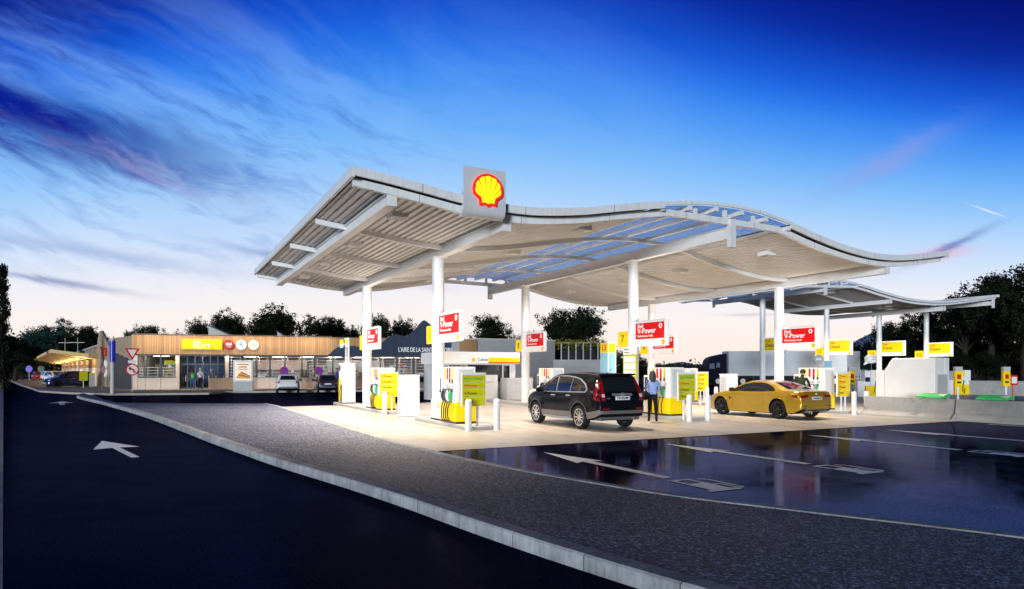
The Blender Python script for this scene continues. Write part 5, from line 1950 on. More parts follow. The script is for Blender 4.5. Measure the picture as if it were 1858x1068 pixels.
def decal_geo(bvh, poly, axis, sgn, off, seg=.07):
    """fill polygon poly and press it on the body from one side; returns verts, faces"""
    bm = bmesh.new()
    pts = []
    n = len(poly)
    for i in range(n):
        a, b = Vector(poly[i]), Vector(poly[(i + 1) % n])
        kk = max(1, int((b - a).length / seg))
        for j in range(kk): pts.append(a + (b - a) * j / kk)
    vs = [bm.verts.new((p.x, p.y, 0)) for p in pts]
    f = bm.faces.new(vs)
    bmesh.ops.triangulate(bm, faces=[f])
    for _ in range(3):
        es = [e for e in bm.edges if e.calc_length() > seg * 1.7 and not e.is_boundary]
        if not es: break
        bmesh.ops.subdivide_edges(bm, edges=es, cuts=1)
        bmesh.ops.triangulate(bm, faces=[f for f in bm.faces if len(f.verts) > 3])
    bm.verts.index_update()
    out = []
    for v in bm.verts:
        a, b = v.co.x, v.co.y
        if axis == 'side': o, d = Vector((sgn * 5, a, b)), Vector((-sgn, 0, 0))
        elif axis == 'rear': o, d = Vector((a, -8, b)), Vector((0, 1, 0))
        elif axis == 'front': o, d = Vector((a, 8, b)), Vector((0, -1, 0))
        else: o, d = Vector((a, b, 5)), Vector((0, 0, -1))
        hit, nrm, idx, dist = bvh.ray_cast(o, d)
        out.append(None if hit is None else hit - d * off)
    fs = [tuple(v.index for v in f.verts) for f in bm.faces if all(out[v.index] is not None for v in f.verts)]
    out = [Vector((0, 0, .5)) if q is None else q for q in out]
    bm.free()
    return out, fs


def make_car(name, label, S):
    t = thing(name, label, 'car', (0, 0, 0), 0, S.get('group'))
    L, Wd = S['L'], S['W']
    wy, wr = S['wheels'], S['wr']
    ar = wr + .055
    ys = set()
    for lst in (S['top'], S['belt']):
        ys |= {round(p[0], 3) for p in lst}
    y = -L / 2
    while y <= L / 2:
        ys.add(round(y, 3)); y += .09
    for c in wy:
        for a in range(0, 181, 12):
            ys.add(round(c + ar * math.cos(R(a)), 3))
        ys |= {round(c + ar + .004, 3), round(c - ar - .004, 3)}
    ys = sorted(v for v in ys if -L / 2 <= v <= L / 2)
    ys = [v for i, v in enumerate(ys) if i == 0 or v - ys[i - 1] > .006]
    rows = []
    for y in ys:
        top = interp(S['top'], y)
        belt = min(interp(S['belt'], y), top - .005)
        w = Wd / 2 * interp(S['plan'], y)
        bot = interp(S['bot'], y)
        gh = max(0.0, top - belt)
        arch = 0
        for c in wy:
            if abs(y - c) < ar: arch = max(arch, wr + math.sqrt(max(0, ar * ar - (y - c) ** 2)))
        tum = S.get('tumble', .3)
        flare = S.get('flare', .012)
        near = min(abs(y - c) for c in wy)
        fl = flare * max(0, 1 - (max(0, near - ar) / .12)) if near < ar + .12 else 0
        h = belt - bot
        pr = [(0, bot), (w * .80, bot), (w * .965, bot + .03), (w * 1.0 + fl, bot + h * .30), (w * S.get('waist', .985) + fl, bot + h * .55), (w * 1.0 + fl * .3, bot + h * .78), (w * .985, belt - .035), (w * .95, belt)]
        if arch:
            pr = [(x_, max(z_, arch - .005 + .012 * i) if i < 6 else z_) for i, (x_, z_) in enumerate(pr)]
            pr[2] = (w * .995 + fl, pr[2][1])
        wb = w * .95
        wt = max(wb - tum * gh, wb * .5)
        rc = min(.10, gh * .35)
        pr += [(wb + (wt - wb) * .5 + gh * .02, belt + (gh - rc) * .5), (wt + .0, belt + gh - rc), (wt * .94, belt + gh - rc * .35), (wt * .75, top - gh * .02 - .004), (wt * .4, top - .001), (0, top)]
        rows.append([(x_, y, z_) for x_, z_ in pr])
    nr_ = len(rows[0])
    mb = MB()
    vs, fs, ms = [], [], []
    for r in rows:
        vs += [(-p[0], p[1], p[2]) for p in reversed(r[1:-1])] if False else []
    for r in rows:
        full = [(p[0], p[1], p[2]) for p in r] + [(-p[0], p[1], p[2]) for p in reversed(r[1:-1])]
        vs += full
    nf = 2 * nr_ - 2
    for j in range(len(rows) - 1):
        yc = (ys[j] + ys[j + 1]) / 2
        inarch = any(abs(yc - c) < ar for c in wy)
        for i in range(nf):
            i2 = (i + 1) % nf
            fs.append((j * nf + i, j * nf + i2, (j + 1) * nf + i2, (j + 1) * nf + i))
            q = i if i < nr_ else nf - 1 - i
            m_ = 0
            if q < 2: m_ = 1
            elif S.get('cladding') and not inarch and q == 2: m_ = 2
            if inarch and q < 2: m_ = 1
            ms.append(m_)
    fs.append(tuple(range(nf)))
    fs.append(tuple(range(len(vs) - 1, len(vs) - nf - 1, -1)))
    ms += [0, 0]
    mb.v, mb.f, mb.m = vs, fs, ms
    body = mb.build('body', [S['paint'], well, S.get('clad_mat', trim_grey)], t, smooth=True, angle=38)
    bvh = BVHTree.FromPolygons([Vector(v) for v in vs], fs)
    for nm, mt, par, polys in S['decals']:
        sides = {0: MB(), 1: MB()}
        for axis, sgn, poly, off in polys:
            v_, f_ = decal_geo(bvh, poly, axis, sgn, off)
            cx_ = sgn if axis == 'side' else sum(p[0] for p in poly)
            sides[1 if cx_ > .01 else 0].add(v_, f_)
        for mb in sides.values():
            if mb.f: mb.build(nm, mt, t, smooth=True, recalc=False)
    for c in wy:
        for s in (-1, 1):
            make_wheel(t, s * (Wd / 2 * interp(S['plan'], c) - S.get('tyre', .22) / 2 - .004), c, wr, S.get('tyre', .22), s, S['rim'], S['spokes'], wr * S.get('rimr', .72))
    for s in (-1, 1):   # door mirrors
        my, mz = S['mirror']
        mb = MB()
        xw = Wd / 2 * .97
        mb.lathe([(0, -.12), (.075, -.11), (.10, 0), (.085, .09), (0, .11)], 'x', 12, M=Matrix.Translation((s * (xw + .13), my, mz)) @ Matrix.Diagonal((1, .6, .85, 1)))
        mb.box(s * (xw - .07), s * (xw + .06), my - .03, my + .03, mz - .07, mz - .03)
        mb.build('mirror', S.get('mirror_mat', S['paint']), t, smooth=True)
    for hy, hz in S.get('handles', []):
        for s in (-1, 1):
            hit = bvh.ray_cast(Vector((s * 5, hy, hz)), Vector((-s, 0, 0)))[0]
            x_ = hit.x if hit else s * Wd / 2
            mb = MB()
            mb.box(x_ - .006, x_ + s * .035, hy - .11, hy + .11, hz - .017, hz + .017)
            mb.build('door_handle', S.get('handle_mat', S['paint']), t, bevel=.008)
    return t, bvh


def both(poly, off=.004):
    return [('side', s, poly, off) for s in (-1, 1)]


def mirrored(poly, axis='rear', off=.006):
    return [(axis, 1, poly, off), (axis, 1, [(-a, b) for a, b in poly], off)]


def joint(poly, w=.004):
    """thin closed band along an open polyline (panel gap)"""
    p = [Vector(q) for q in poly]
    l_, r_ = [], []
    for i in range(len(p)):
        d = (p[min(i + 1, len(p) - 1)] - p[max(0, i - 1)]).normalized()
        n_ = Vector((-d.y, d.x)) * w
        l_.append(p[i] + n_); r_.append(p[i] - n_)
    return [tuple(q) for q in l_ + r_[::-1]]


# --- black SUV
suv_paint = car_paint('black_car_paint', (.003, .004, .007), 0, .5, .32, .05)
clad_suv = mat('grey_sill_cladding', (.13, .125, .12), .5, var=.1)
win_f = [(.98, 1.10), (.62, 1.385), (.33, 1.515), (.16, 1.545), (.10, 1.10)]
win_r = [(.02, 1.105), (.07, 1.55), (-.42, 1.555), (-.74, 1.53), (-.70, 1.115)]
win_q = [(-.79, 1.12), (-.81, 1.52), (-1.15, 1.46), (-1.44, 1.33), (-1.56, 1.20), (-1.52, 1.135)]
dlo = [(1.05, 1.06), (.62, 1.42), (.33, 1.555), (.05, 1.588), (-.42, 1.592), (-.82, 1.562), (-1.2, 1.495), (-1.52, 1.35), (-1.66, 1.19), (-1.58, 1.09), (-.7, 1.075), (.1, 1.065)]
grow = lambda pl, f: [(cx_ + (x - cx_) * f, cz_ + (z - cz_) * f) for cx_, cz_ in [(sum(p[0] for p in pl) / len(pl), sum(p[1] for p in pl) / len(pl))] for x, z in pl]
win_f, win_r, win_q = grow(win_f, 1.06), grow(win_r, 1.035), grow(win_q, 1.08)
suv_spec = dict(L=4.54, W=1.82, wheels=(1.34, -1.29), wr=.35, paint=suv_paint, rim=alloy, spokes=10, tyre=.225, rimr=.74, cladding=True, clad_mat=clad_suv, flare=.02, tumble=.27, waist=.985,
    top=[(-2.27, .72), (-2.255, 1.0), (-2.20, 1.10), (-2.12, 1.32), (-2.02, 1.50), (-1.95, 1.585), (-1.86, 1.635), (-1.3, 1.675), (-.4, 1.69), (.2, 1.655), (.55, 1.56), (.9, 1.38), (1.28, 1.13), (1.38, 1.085), (1.6, 1.05), (1.95, .96), (2.16, .86), (2.25, .72), (2.27, .6)],
    belt=[(-2.27, .70), (-2.24, .98), (-2.15, 1.05), (-1.5, 1.07), (0, 1.05), (1.3, 1.03), (1.6, .99), (1.95, .89), (2.2, .76), (2.27, .55)],
    plan=[(-2.27, .80), (-2.24, .87), (-2.15, .93), (-1.9, .975), (-1.3, 1.0), (1.3, 1.0), (1.75, .96), (2.05, .88), (2.2, .78), (2.27, .62)],
    bot=[(-2.27, .46), (-2.1, .36), (-1.7, .27), (1.7, .25), (2.1, .29), (2.27, .38)],
    mirror=(.88, 1.13), mirror_mat=suv_paint, handles=((.18, .97), (-.72, .985)), handle_mat=chrome,
    decals=[('window_trim', chrome, None, both(dlo, .003)),
            ('window', glass_dark, None, both(win_f, .009)), ('window', glass_dark, None, both(win_r, .009)), ('window', glass_dark, None, both(win_q, .009)),
            ('rear_window', glass_dark, None, [('rear', 1, [(-.60, 1.13), (.60, 1.13), (.53, 1.50), (.3, 1.545), (-.3, 1.545), (-.53, 1.50)], .006)]),
            ('windscreen', glass_dark, None, [('top', 1, [(-.66, 1.22), (.66, 1.22), (.58, .42), (-.58, .42)], .005)]),
            ('tail_lamp', tail_red, None, mirrored([(.60, .86), (.725, .86), (.74, 1.02), (.72, 1.14), (.665, 1.50), (.57, 1.50), (.61, 1.14)])),
            ('tail_lamp', tail_red, None, both([(-2.24, .86), (-2.05, .90), (-1.99, 1.08), (-2.0, 1.16), (-1.93, 1.50), (-2.02, 1.50), (-2.10, 1.30), (-2.19, 1.10), (-2.24, 1.0)], .007)),
            ('tail_lamp_insert', tail_clear, None, mirrored([(.62, .97), (.72, .97), (.72, 1.06), (.625, 1.06)], 'rear', .012)),
            ('reflector', tail_red, None, mirrored([(.48, .60), (.71, .60), (.71, .65), (.48, .65)])),
            ('tailgate_strip', chrome, None, [('rear', 1, [(-.36, 1.01), (.36, 1.01), (.36, 1.075), (-.36, 1.075)], .014)]),
            ('number_plate', plate_m, None, [('rear', 1, [(-.26, .88), (.26, .88), (.26, .99), (-.26, .99)], .012)]),
            ('bumper_step', clad_suv, None, [('rear', 1, [(-.80, .48), (.80, .48), (.80, .575), (-.80, .575)], .012)]),
            ('wheel_arch_trim', clad_suv, None, both([(c_ + .46 * math.cos(R(a)), .36 + .46 * math.sin(R(a))) for c_ in (1.34,) for a in range(0, 181, 15)] + [(1.34 + .405 * math.cos(R(a)), .36 + .405 * math.sin(R(a))) for a in range(180, -1, -15)], .006)),
            ('wheel_arch_trim', clad_suv, None, both([(-1.29 + .46 * math.cos(R(a)), .36 + .46 * math.sin(R(a))) for a in range(0, 181, 15)] + [(-1.29 + .405 * math.cos(R(a)), .36 + .405 * math.sin(R(a))) for a in range(180, -1, -15)], .006)),
            ('panel_gap', well, None, both(joint([(.05, 1.06), (.04, .9), (.0, .45)], .0035), .003) + both(joint([(1.02, 1.04), (1.0, .8), (.86, .45)], .0035), .003) + both(joint([(-.76, 1.07), (-.86, .9), (-.93, .72)], .0035), .003)),
            ('headlamp', tail_clear, None, mirrored([(.45, .72), (.78, .76), (.74, .90), (.45, .84)], 'front')),
            ])
suv, sb = make_car('suv_car', 'black SUV with silver wheels standing tail towards us at the second pump', suv_spec)
suv.location = (12.05, 18.55, .008)
mb = MB(); put_text(mb, face_neg_y((0, -2.285, .935)), 'CZ-473-MP', .085, .003, .002); mb.build('plate_lettering', dark_grey, suv)
mb = MB(); put_text(mb, face_neg_y((-.50, -2.272, .93)), 'CR-V', .05, .002, .002); mb.build('badge_lettering', chrome, suv)
mb = MB(); mb.box(-.055, .055, -2.285, -2.262, 1.0, 1.09); mb.box(-.035, .035, -2.291, -2.286, 1.02, 1.07); mb.build('maker_badge', chrome, suv, bevel=.01)
mb = MB(); mb.box(-.55, .55, -2.16, -1.84, 1.60, 1.655); mb.build('roof_spoiler', suv_paint, suv, bevel=.02)
mb = MB(); mb.cyl((-.1, -1.62, 1.65), (-.06, -1.80, 1.80), .006, n=6); mb.cyl((-.1, -1.62, 1.64), (-.1, -1.63, 1.67), .022, n=8); mb.build('antenna', black_gloss, suv)
mb = MB(); mb.tube([(-.86, .85, .30), (-.88, 0, .28), (-.86, -.8, .30)], .035, 8); mb.build('side_step', chrome, suv, smooth=True)
mb = MB(); mb.tube([(.86, .85, .30), (.88, 0, .28), (.86, -.8, .30)], .035, 8); mb.build('side_step', chrome, suv, smooth=True)
mb = MB(); mb.box(-.72, .72, -2.14, -1.75, .28, .48); mb.build('rear_diffuser', trim_grey, suv, bevel=.04)
mb = MB(); mb.cyl((.45, -2.2, .33), (.45, -2.0, .33), .035, n=12); mb.build('exhaust', chrome, suv)

# --- yellow coupe
cp_paint = car_paint('yellow_car_paint', (.45, .275, .011), .45, .3)
cpe_win = [(.98, .955), (.66, 1.115), (.36, 1.225), (-.02, 1.292), (-.42, 1.295), (-.74, 1.255), (-1.02, 1.16), (-1.23, 1.03), (-1.17, .99), (-.4, .965)]
cp_spec = dict(L=4.68, W=1.87, wheels=(1.42, -1.39), wr=.335, paint=cp_paint, rim=alloy_dark, spokes=10, tyre=.25, rimr=.77, flare=.03, tumble=.42, waist=.965,
    top=[(-2.34, .58), (-2.32, .74), (-2.28, .90), (-2.22, .985), (-2.05, 1.02), (-1.78, 1.035), (-1.62, 1.06), (-1.3, 1.18), (-.95, 1.295), (-.6, 1.36), (-.2, 1.385), (.15, 1.365), (.45, 1.29), (.8, 1.14), (1.1, .99), (1.22, .95), (1.6, .90), (2.0, .80), (2.22, .70), (2.32, .56), (2.34, .48)],
    belt=[(-2.34, .56), (-2.3, .80), (-2.2, .93), (-1.9, .975), (-1.4, .975), (-.4, .93), (.9, .91), (1.3, .885), (1.7, .82), (2.05, .72), (2.25, .60), (2.34, .42)],
    plan=[(-2.34, .78), (-2.3, .86), (-2.2, .92), (-1.9, .985), (-1.4, 1.0), (-.8, .97), (.5, .955), (1.2, .985), (1.5, .985), (1.9, .92), (2.15, .82), (2.28, .70), (2.34, .55)],
    bot=[(-2.34, .36), (-2.1, .22), (-1.7, .17), (1.7, .15), (2.1, .16), (2.34, .22)],
    mirror=(.72, 1.02), mirror_mat=black_gloss, handles=((-.28, .80),),
    decals=[('window', glass_dark, None, both(cpe_win, .006)),
            ('rear_window', glass_dark, None, [('top', 1, [(-.60, -1.60), (.60, -1.60), (.46, -.82), (-.46, -.82)], .005)]),
            ('windscreen', glass_dark, None, [('top', 1, [(-.66, 1.06), (.66, 1.06), (.52, .36), (-.52, .36)], .005)]),
            ('tail_lamp', tail_red, None, mirrored([(.42, .79), (.78, .77), (.79, .86), (.42, .885)]) + both([(-2.29, .77), (-2.05, .79), (-1.96, .84), (-2.03, .875), (-2.24, .89), (-2.28, .86)], .006)),
            ('number_plate', plate_m, None, [('rear', 1, [(-.26, .70), (.26, .70), (.26, .81), (-.26, .81)], .010)]),
            ('reflector', tail_red, None, mirrored([(.54, .47), (.74, .47), (.74, .50), (.54, .50)])),
            ('bumper_vent', trim_grey, None, mirrored([(.56, .38), (.72, .38), (.72, .44), (.56, .44)])),
            ('rear_diffuser', trim_grey, None, [('rear', 1, [(-.66, .25), (.66, .25), (.58, .40), (-.58, .40)], .008)]),
            ('side_vent', black_gloss, None, both([(.98, .60), (1.0, .76), (.92, .70), (.80, .70), (.92, .66)], .005)),
            ('panel_gap', well, None, both(joint([(.88, .92), (.86, .7), (.8, .32)], .0035), .003) + both(joint([(-.62, .95), (-.70, .75), (-.66, .36)], .0035), .003)),
            ('headlamp', tail_clear, None, mirrored([(.45, .60), (.76, .62), (.72, .70), (.45, .68)], 'front')),
            ])
cpe, cb = make_car('coupe_car', 'golden yellow sports coupe with dark wheels at the right hand pump', cp_spec)
cpe.location = (20.8, 18.95, .008)
mb = MB(); put_text(mb, face_neg_y((0, -2.345, .755)), 'DS-462-XL', .085, .003, .002); mb.build('plate_lettering', dark_grey, cpe)
mb = MB()
for xx in (-.42, -.32, .32, .42):
    mb = MB(); mb.cyl((xx, -2.36, .28), (xx, -2.15, .28), .042, n=14); mb.build('exhaust', chrome, cpe)
mb = MB(); mb.cyl((0, -2.30, .905), (0, -2.285, .91), .035, n=16); mb.build('maker_badge', tail_clear, cpe)
mb = MB(); mb.box(-.55, .55, -2.30, -2.16, .985, 1.0); mb.build('boot_lip', cp_paint, cpe, bevel=.006)

# --- small hatchbacks and the parked cars
def hatch_spec(paint, rim, lg):
    return dict(L=3.6, W=1.66, wheels=(1.14, -1.16), wr=.30, paint=paint, rim=rim, spokes=7, tyre=.19, rimr=.70, flare=.015, tumble=.26,
        top=[(-1.8, .66), (-1.78, .88), (-1.70, 1.0), (-1.58, 1.28), (-1.45, 1.43), (-1.2, 1.485), (-.4, 1.50), (.15, 1.45), (.5, 1.28), (.95, 1.0), (1.3, .92), (1.6, .78), (1.76, .62), (1.8, .5)],
        belt=[(-1.8, .64), (-1.75, .90), (-1.6, .97), (0, .95), (.95, .92), (1.3, .85), (1.6, .7), (1.8, .45)],
        plan=[(-1.8, .76), (-1.74, .87), (-1.6, .94), (-1.2, 1.0), (1.1, 1.0), (1.5, .9), (1.7, .76), (1.8, .6)],
        bot=[(-1.8, .40), (-1.6, .28), (-1.3, .2), (1.3, .2), (1.8, .28)], mirror=(.72, 1.0), handles=((-.1, .84),), handle_mat=chrome, group=lg,
        decals=[('window', glass_dark, None, both([(.86, .97), (.45, 1.24), (.1, 1.38), (-.3, 1.41), (-.3, .98)], .005)), ('window', glass_dark, None, both([(-.38, .98), (-.38, 1.41), (-.9, 1.38), (-1.25, 1.2), (-1.25, 1.0)], .005)),
                ('rear_window', glass_dark, None, [('rear', 1, [(-.56, 1.03), (.56, 1.03), (.46, 1.36), (-.46, 1.36)], .006)]),
                ('windscreen', glass_dark, None, [('top', 1, [(-.58, .88), (.58, .88), (.5, .3), (-.5, .3)], .005)]),
                ('tail_lamp', tail_red, None, mirrored([(.56, .76), (.68, .76), (.68, .98), (.56, .98)]) + both([(-1.75, .78), (-1.64, .78), (-1.62, .97), (-1.74, .97)], .006)),
                ('number_plate', plate_m, None, [('rear', 1, [(-.26, .66), (.26, .66), (.26, .77), (-.26, .77)], .008)]),
                ('bumper_strip', trim_grey, None, [('rear', 1, [(-.6, .42), (.6, .42), (.6, .5), (-.6, .5)], .006)]),
                ('headlamp', tail_clear, None, mirrored([(.4, .62), (.62, .64), (.6, .76), (.4, .74)], 'front'))])


GRP = 'cars parked around the shop'
wp = car_paint('white_car_paint', (.72, .73, .74), 0, .3)
gp = car_paint('dark_grey_car_paint', (.035, .04, .06), .3, .3)
rp = car_paint('red_car_paint', (.38, .012, .014), 0, .3)
bp = car_paint('dark_blue_car_paint', (.012, .018, .06), .2, .25)
sp = car_paint('beige_car_paint', (.45, .40, .36), .3, .3)
white_car, _ = make_car('hatchback_car', 'small white hatchback parked tail towards us before the shop', hatch_spec(wp, alloy, GRP))
grey_car, _ = make_car('hatchback_car', 'dark grey car parked tail towards us right of the white hatchback', hatch_spec(gp, alloy, GRP))
beige_car, _ = make_car('hatchback_car', 'pale car with red tail lamps partly hidden behind the nearest left column', hatch_spec(sp, alloy, GRP))
p = W(522, 54.4); white_car.location = (p.x, p.y, .0); white_car.rotation_euler = (0, 0, -R(9)); white_car.scale = (1.06, 1.0, 1.0)
p = W(591, 55.6); grey_car.location = (p.x, p.y, .0); grey_car.rotation_euler = (0, 0, -R(7)); grey_car.scale = (.98, 1.1, .97)
p = W(768, 46); beige_car.location = (p.x, p.y, .0); beige_car.rotation_euler = (0, 0, -R(12)); beige_car.scale = (1.05, 1.2, .98)
red_car, _ = make_car('hatchback_car', 'red car farthest along the row beside the timber wing', hatch_spec(rp, alloy, GRP))
white2, _ = make_car('hatchback_car', 'white car parked between the red car and the dark blue car', hatch_spec(wp, alloy, GRP))
mpv, _ = make_car('hatchback_car', 'dark blue car nearest in the row beside the timber wing', hatch_spec(bp, alloy_dark, GRP))
for o, px, Z, rz, s in ((red_car, 75, 112, 205, (1.1, 1.1, 1.1)), (white2, 98, 92, 205, (1.2, 1.25, 1.15)), (mpv, 124, 68, 118, (1.12, 1.15, 1.16))):
    p = W(px, Z); o.location = (p.x, p.y, 0); o.rotation_euler = (0, 0, R(rz)); o.scale = s
white3 = copy_tree(white2)
white3['label'] = 'white car half hidden behind another white car near the timber wing'
p = W(104, 84); white3.location = (p.x, p.y, 0)


# ------------------------------------------------------------------ people
skin_m = mat('skin', (.55, .34, .25), .5, var=.05)


def make_person(label, loc, rz, cols, pose=None, h=1.0, hair=(.02, .015, .012), hairlen=.0, fingers=True):
    """cols: shirt, trousers, shoes materials; figure faces +y"""
    J = {'pelvis': (0, 0, .94), 'waist': (0, .0, 1.08), 'chest': (0, .0, 1.28), 'neck0': (0, -.01, 1.43), 'neck': (0, .0, 1.50), 'head': (0, .02, 1.58), 'crown': (0, .01, 1.70),
         'sl': (-.165, -.01, 1.395), 'el': (-.225, -.04, 1.12), 'wl': (-.225, .04, .89), 'hl': (-.22, .06, .80),
         'sr': (.165, -.01, 1.395), 'er': (.225, -.04, 1.12), 'wr': (.225, .04, .89), 'hr': (.22, .06, .80),
         'tl': (-.09, 0, .88), 'kl': (-.10, .015, .49), 'al': (-.105, -.02, .09), 'fl': (-.12, .13, .035),
         'tr': (.09, 0, .88), 'kr': (.10, .015, .49), 'ar': (.105, -.02, .09), 'fr': (.12, .13, .035)}
    J.update(pose or {})
    rad = {'pelvis': (.155, .115), 'waist': (.135, .10), 'chest': (.165, .115), 'neck0': (.09, .075), 'neck': (.055, .058), 'head': (.078, .092), 'crown': (.060, .072),
           'sl': (.062, .062), 'el': (.045, .045), 'wl': (.03, .03), 'hl': (.042, .022), 'sr': (.062, .062), 'er': (.045, .045), 'wr': (.03, .03), 'hr': (.042, .022),
           'tl': (.095, .095), 'kl': (.063, .063), 'al': (.043, .043), 'fl': (.04, .032), 'tr': (.095, .095), 'kr': (.063, .063), 'ar': (.043, .043), 'fr': (.04, .032)}
    E_ = [('pelvis', 'waist'), ('waist', 'chest'), ('chest', 'neck0'), ('neck0', 'neck'), ('neck', 'head'), ('head', 'crown'), ('chest', 'sl'), ('sl', 'el'), ('el', 'wl'), ('wl', 'hl'),
          ('chest', 'sr'), ('sr', 'er'), ('er', 'wr'), ('wr', 'hr'), ('pelvis', 'tl'), ('tl', 'kl'), ('kl', 'al'), ('al', 'fl'), ('pelvis', 'tr'), ('tr', 'kr'), ('kr', 'ar'), ('ar', 'fr')]
    names = list(J)
    me = bpy.data.meshes.new('person_base')
    me.from_pydata([Vector(J[n_]) for n_ in names], [(names.index(a), names.index(b)) for a, b in E_], [])
    o = bpy.data.objects.new('person_base', me)
    col.objects.link(o)
    md = o.modifiers.new('skin', 'SKIN')
    md.use_smooth_shade = True
    sv = me.skin_vertices[0].data
    for i, n_ in enumerate(names):
        sv[i].radius = rad[n_]
        sv[i].use_root = n_ == 'pelvis'
    sub = o.modifiers.new('sub', 'SUBSURF')
    sub.levels = sub.render_levels = 2
    dg = bpy.context.evaluated_depsgraph_get()
    m2 = bpy.data.meshes.new_from_object(o.evaluated_get(dg))
    bpy.data.objects.remove(o)
    bm = bmesh.new()
    m2.materials.clear()
    for q in (skin_m, cols[0], cols[1], cols[2]): m2.materials.append(q)
    bm.from_mesh(m2)
    reg = {}
    for a, b in E_:
        if b in ('neck', 'head', 'crown'): r_ = 0
        elif b in ('hl', 'hr'): r_ = 0
        elif b in ('el', 'er', 'wl', 'wr', 'sl', 'sr', 'chest', 'neck0', 'waist'): r_ = 1
        elif b in ('fl', 'fr'): r_ = 3
        else: r_ = 2
        reg[(a, b)] = r_
    segs = [(Vector(J[a]), Vector(J[b]), reg[(a, b)], max(rad[a][0], rad[b][0])) for a, b in E_]
    for f in bm.faces:
        c = f.calc_center_median()
        best, br = 9, 1
        for p0, p1, r_, rr_ in segs:
            d = p1 - p0
            u_ = max(0, min(1, (c - p0).dot(d) / d.length_squared))
            dist = (p0 + d * u_ - c).length - rr_ * .6
            if dist < best: best, br = dist, r_
        f.material_index = br
        f.smooth = True
    if fingers:
        for s, wn, hn in ((-1, 'wl', 'hl'), (1, 'wr', 'hr')):
            w_, h_ = Vector(J[wn]), Vector(J[hn])
            d = (h_ - w_).normalized()
            sd_ = d.cross(Vector((s, 0.2, 0))).normalized()
            pl = sd_.cross(d).normalized()
            for q, (ln_, so_) in enumerate(((.062, -.028), (.075, -.010), (.07, .008), (.055, .025))):
                p0 = h_ + sd_ * so_ + d * .012
                tb = MB().tube([p0, p0 + d * ln_ * .5, p0 + d * ln_ * .85 + pl * .012, p0 + d * ln_ + pl * .028], [.0085, .008, .0075, .006], 6)
                vv = [bm.verts.new(v) for v in tb.v]
                for f in tb.f: bm.faces.new([vv[i] for i in f]).smooth = True
            p0 = w_ + d * .035 - sd_ * .03
            tb = MB().tube([p0, p0 + d * .03 - sd_ * .022, p0 + d * .06 - sd_ * .025 + pl * .012], [.011, .009, .007], 6)
            vv = [bm.verts.new(v) for v in tb.v]
            for f in tb.f: bm.faces.new([vv[i] for i in f]).smooth = True
    # face
    hd, cr = Vector(J['head']), Vector(J['crown'])
    fz = Vector((0, 1, 0))
    tb = MB()
    tb.lathe([(0, .0), (.012, .004), (.016, .02), (.006, .045), (0, .05)], n=8, M=Matrix.Translation(hd + Vector((0, .086, -.005))))
    for s in (-1, 1):
        tb.lathe([(0, -.03), (.018, -.02), (.022, 0), (.018, .025), (0, .034)], n=8, M=Matrix.Translation(hd + Vector((s * .082, -.005, .02))) @ Matrix.Diagonal((.45, 1, 1, 1)))
    vv = [bm.verts.new(v) for v in tb.v]
    for f in tb.f: bm.faces.new([vv[i] for i in f]).smooth = True
    bm.to_mesh(m2)
    bm.free()
    b = bpy.data.objects.new('person', m2)
    b.location = loc
    b.rotation_euler = (0, 0, rz)
    b.scale = (h, h, h)
    col.objects.link(b)
    tag(b, label, 'person', 'people at the station')
    hm = bpy.data.materials.get('hair_%.3f' % hair[0]) or mat('hair_%.3f' % hair[0], hair, .6, var=.3, scale=30)
    mb = MB()
    vs, fs = [], []
    nu, nv = 18, 12
    c = hd + (cr - hd) * .5 + Vector((0, -.012, .012))
    for j in range(nv + 1):
        th = PI * .62 * j / nv
        for i in range(nu):
            ph = 2 * PI * i / nu
            d = Vector((math.sin(th) * math.cos(ph), math.sin(th) * math.sin(ph), math.cos(th)))
            front = max(0, d.y)
            rr_ = 1 + .03 * math.sin(7 * ph + 3 * th)
            z_ = d.z * .122
            if d.y > .25 and d.z < .35: z_ = max(z_, .045)
            v_ = Vector((d.x * .103 * rr_, d.y * .115 * rr_, z_))
            if hairlen and d.z < .1 and d.y < .35: v_.z -= hairlen * (.1 - d.z); v_.x *= 1.12; v_.y *= 1.1
            vs.append(c + v_)
    for j in range(nv):
        for i in range(nu):
            i2 = (i + 1) % nu
            fs.append((j * nu + i, j * nu + i2, (j + 1) * nu + i2, (j + 1) * nu + i))
    fs.append(tuple(range(nv * nu, nv * nu + nu)))
    mb.add(vs, fs)
    mb.build('hair', hm, b, smooth=True, angle=60)
    mb = MB()
    for s in (-1, 1):
        e = hd + Vector((s * .032, .083, .048))
        mb.lathe([(0, -.008), (.009, 0), (0, .008)], n=8, M=Matrix.Translation(e))
    mb.lathe([(0, -.004), (.022, 0), (0, .004)], n=8, M=Matrix.Translation(hd + Vector((0, .083, -.03))) @ Matrix.Diagonal((1, .3, 1, 1)))
    mb.build('face_features', black_gloss, b)
    return b


def cloth(n_, c): return mat(n_, c, .8, var=.15, scale=12, spec=.2)


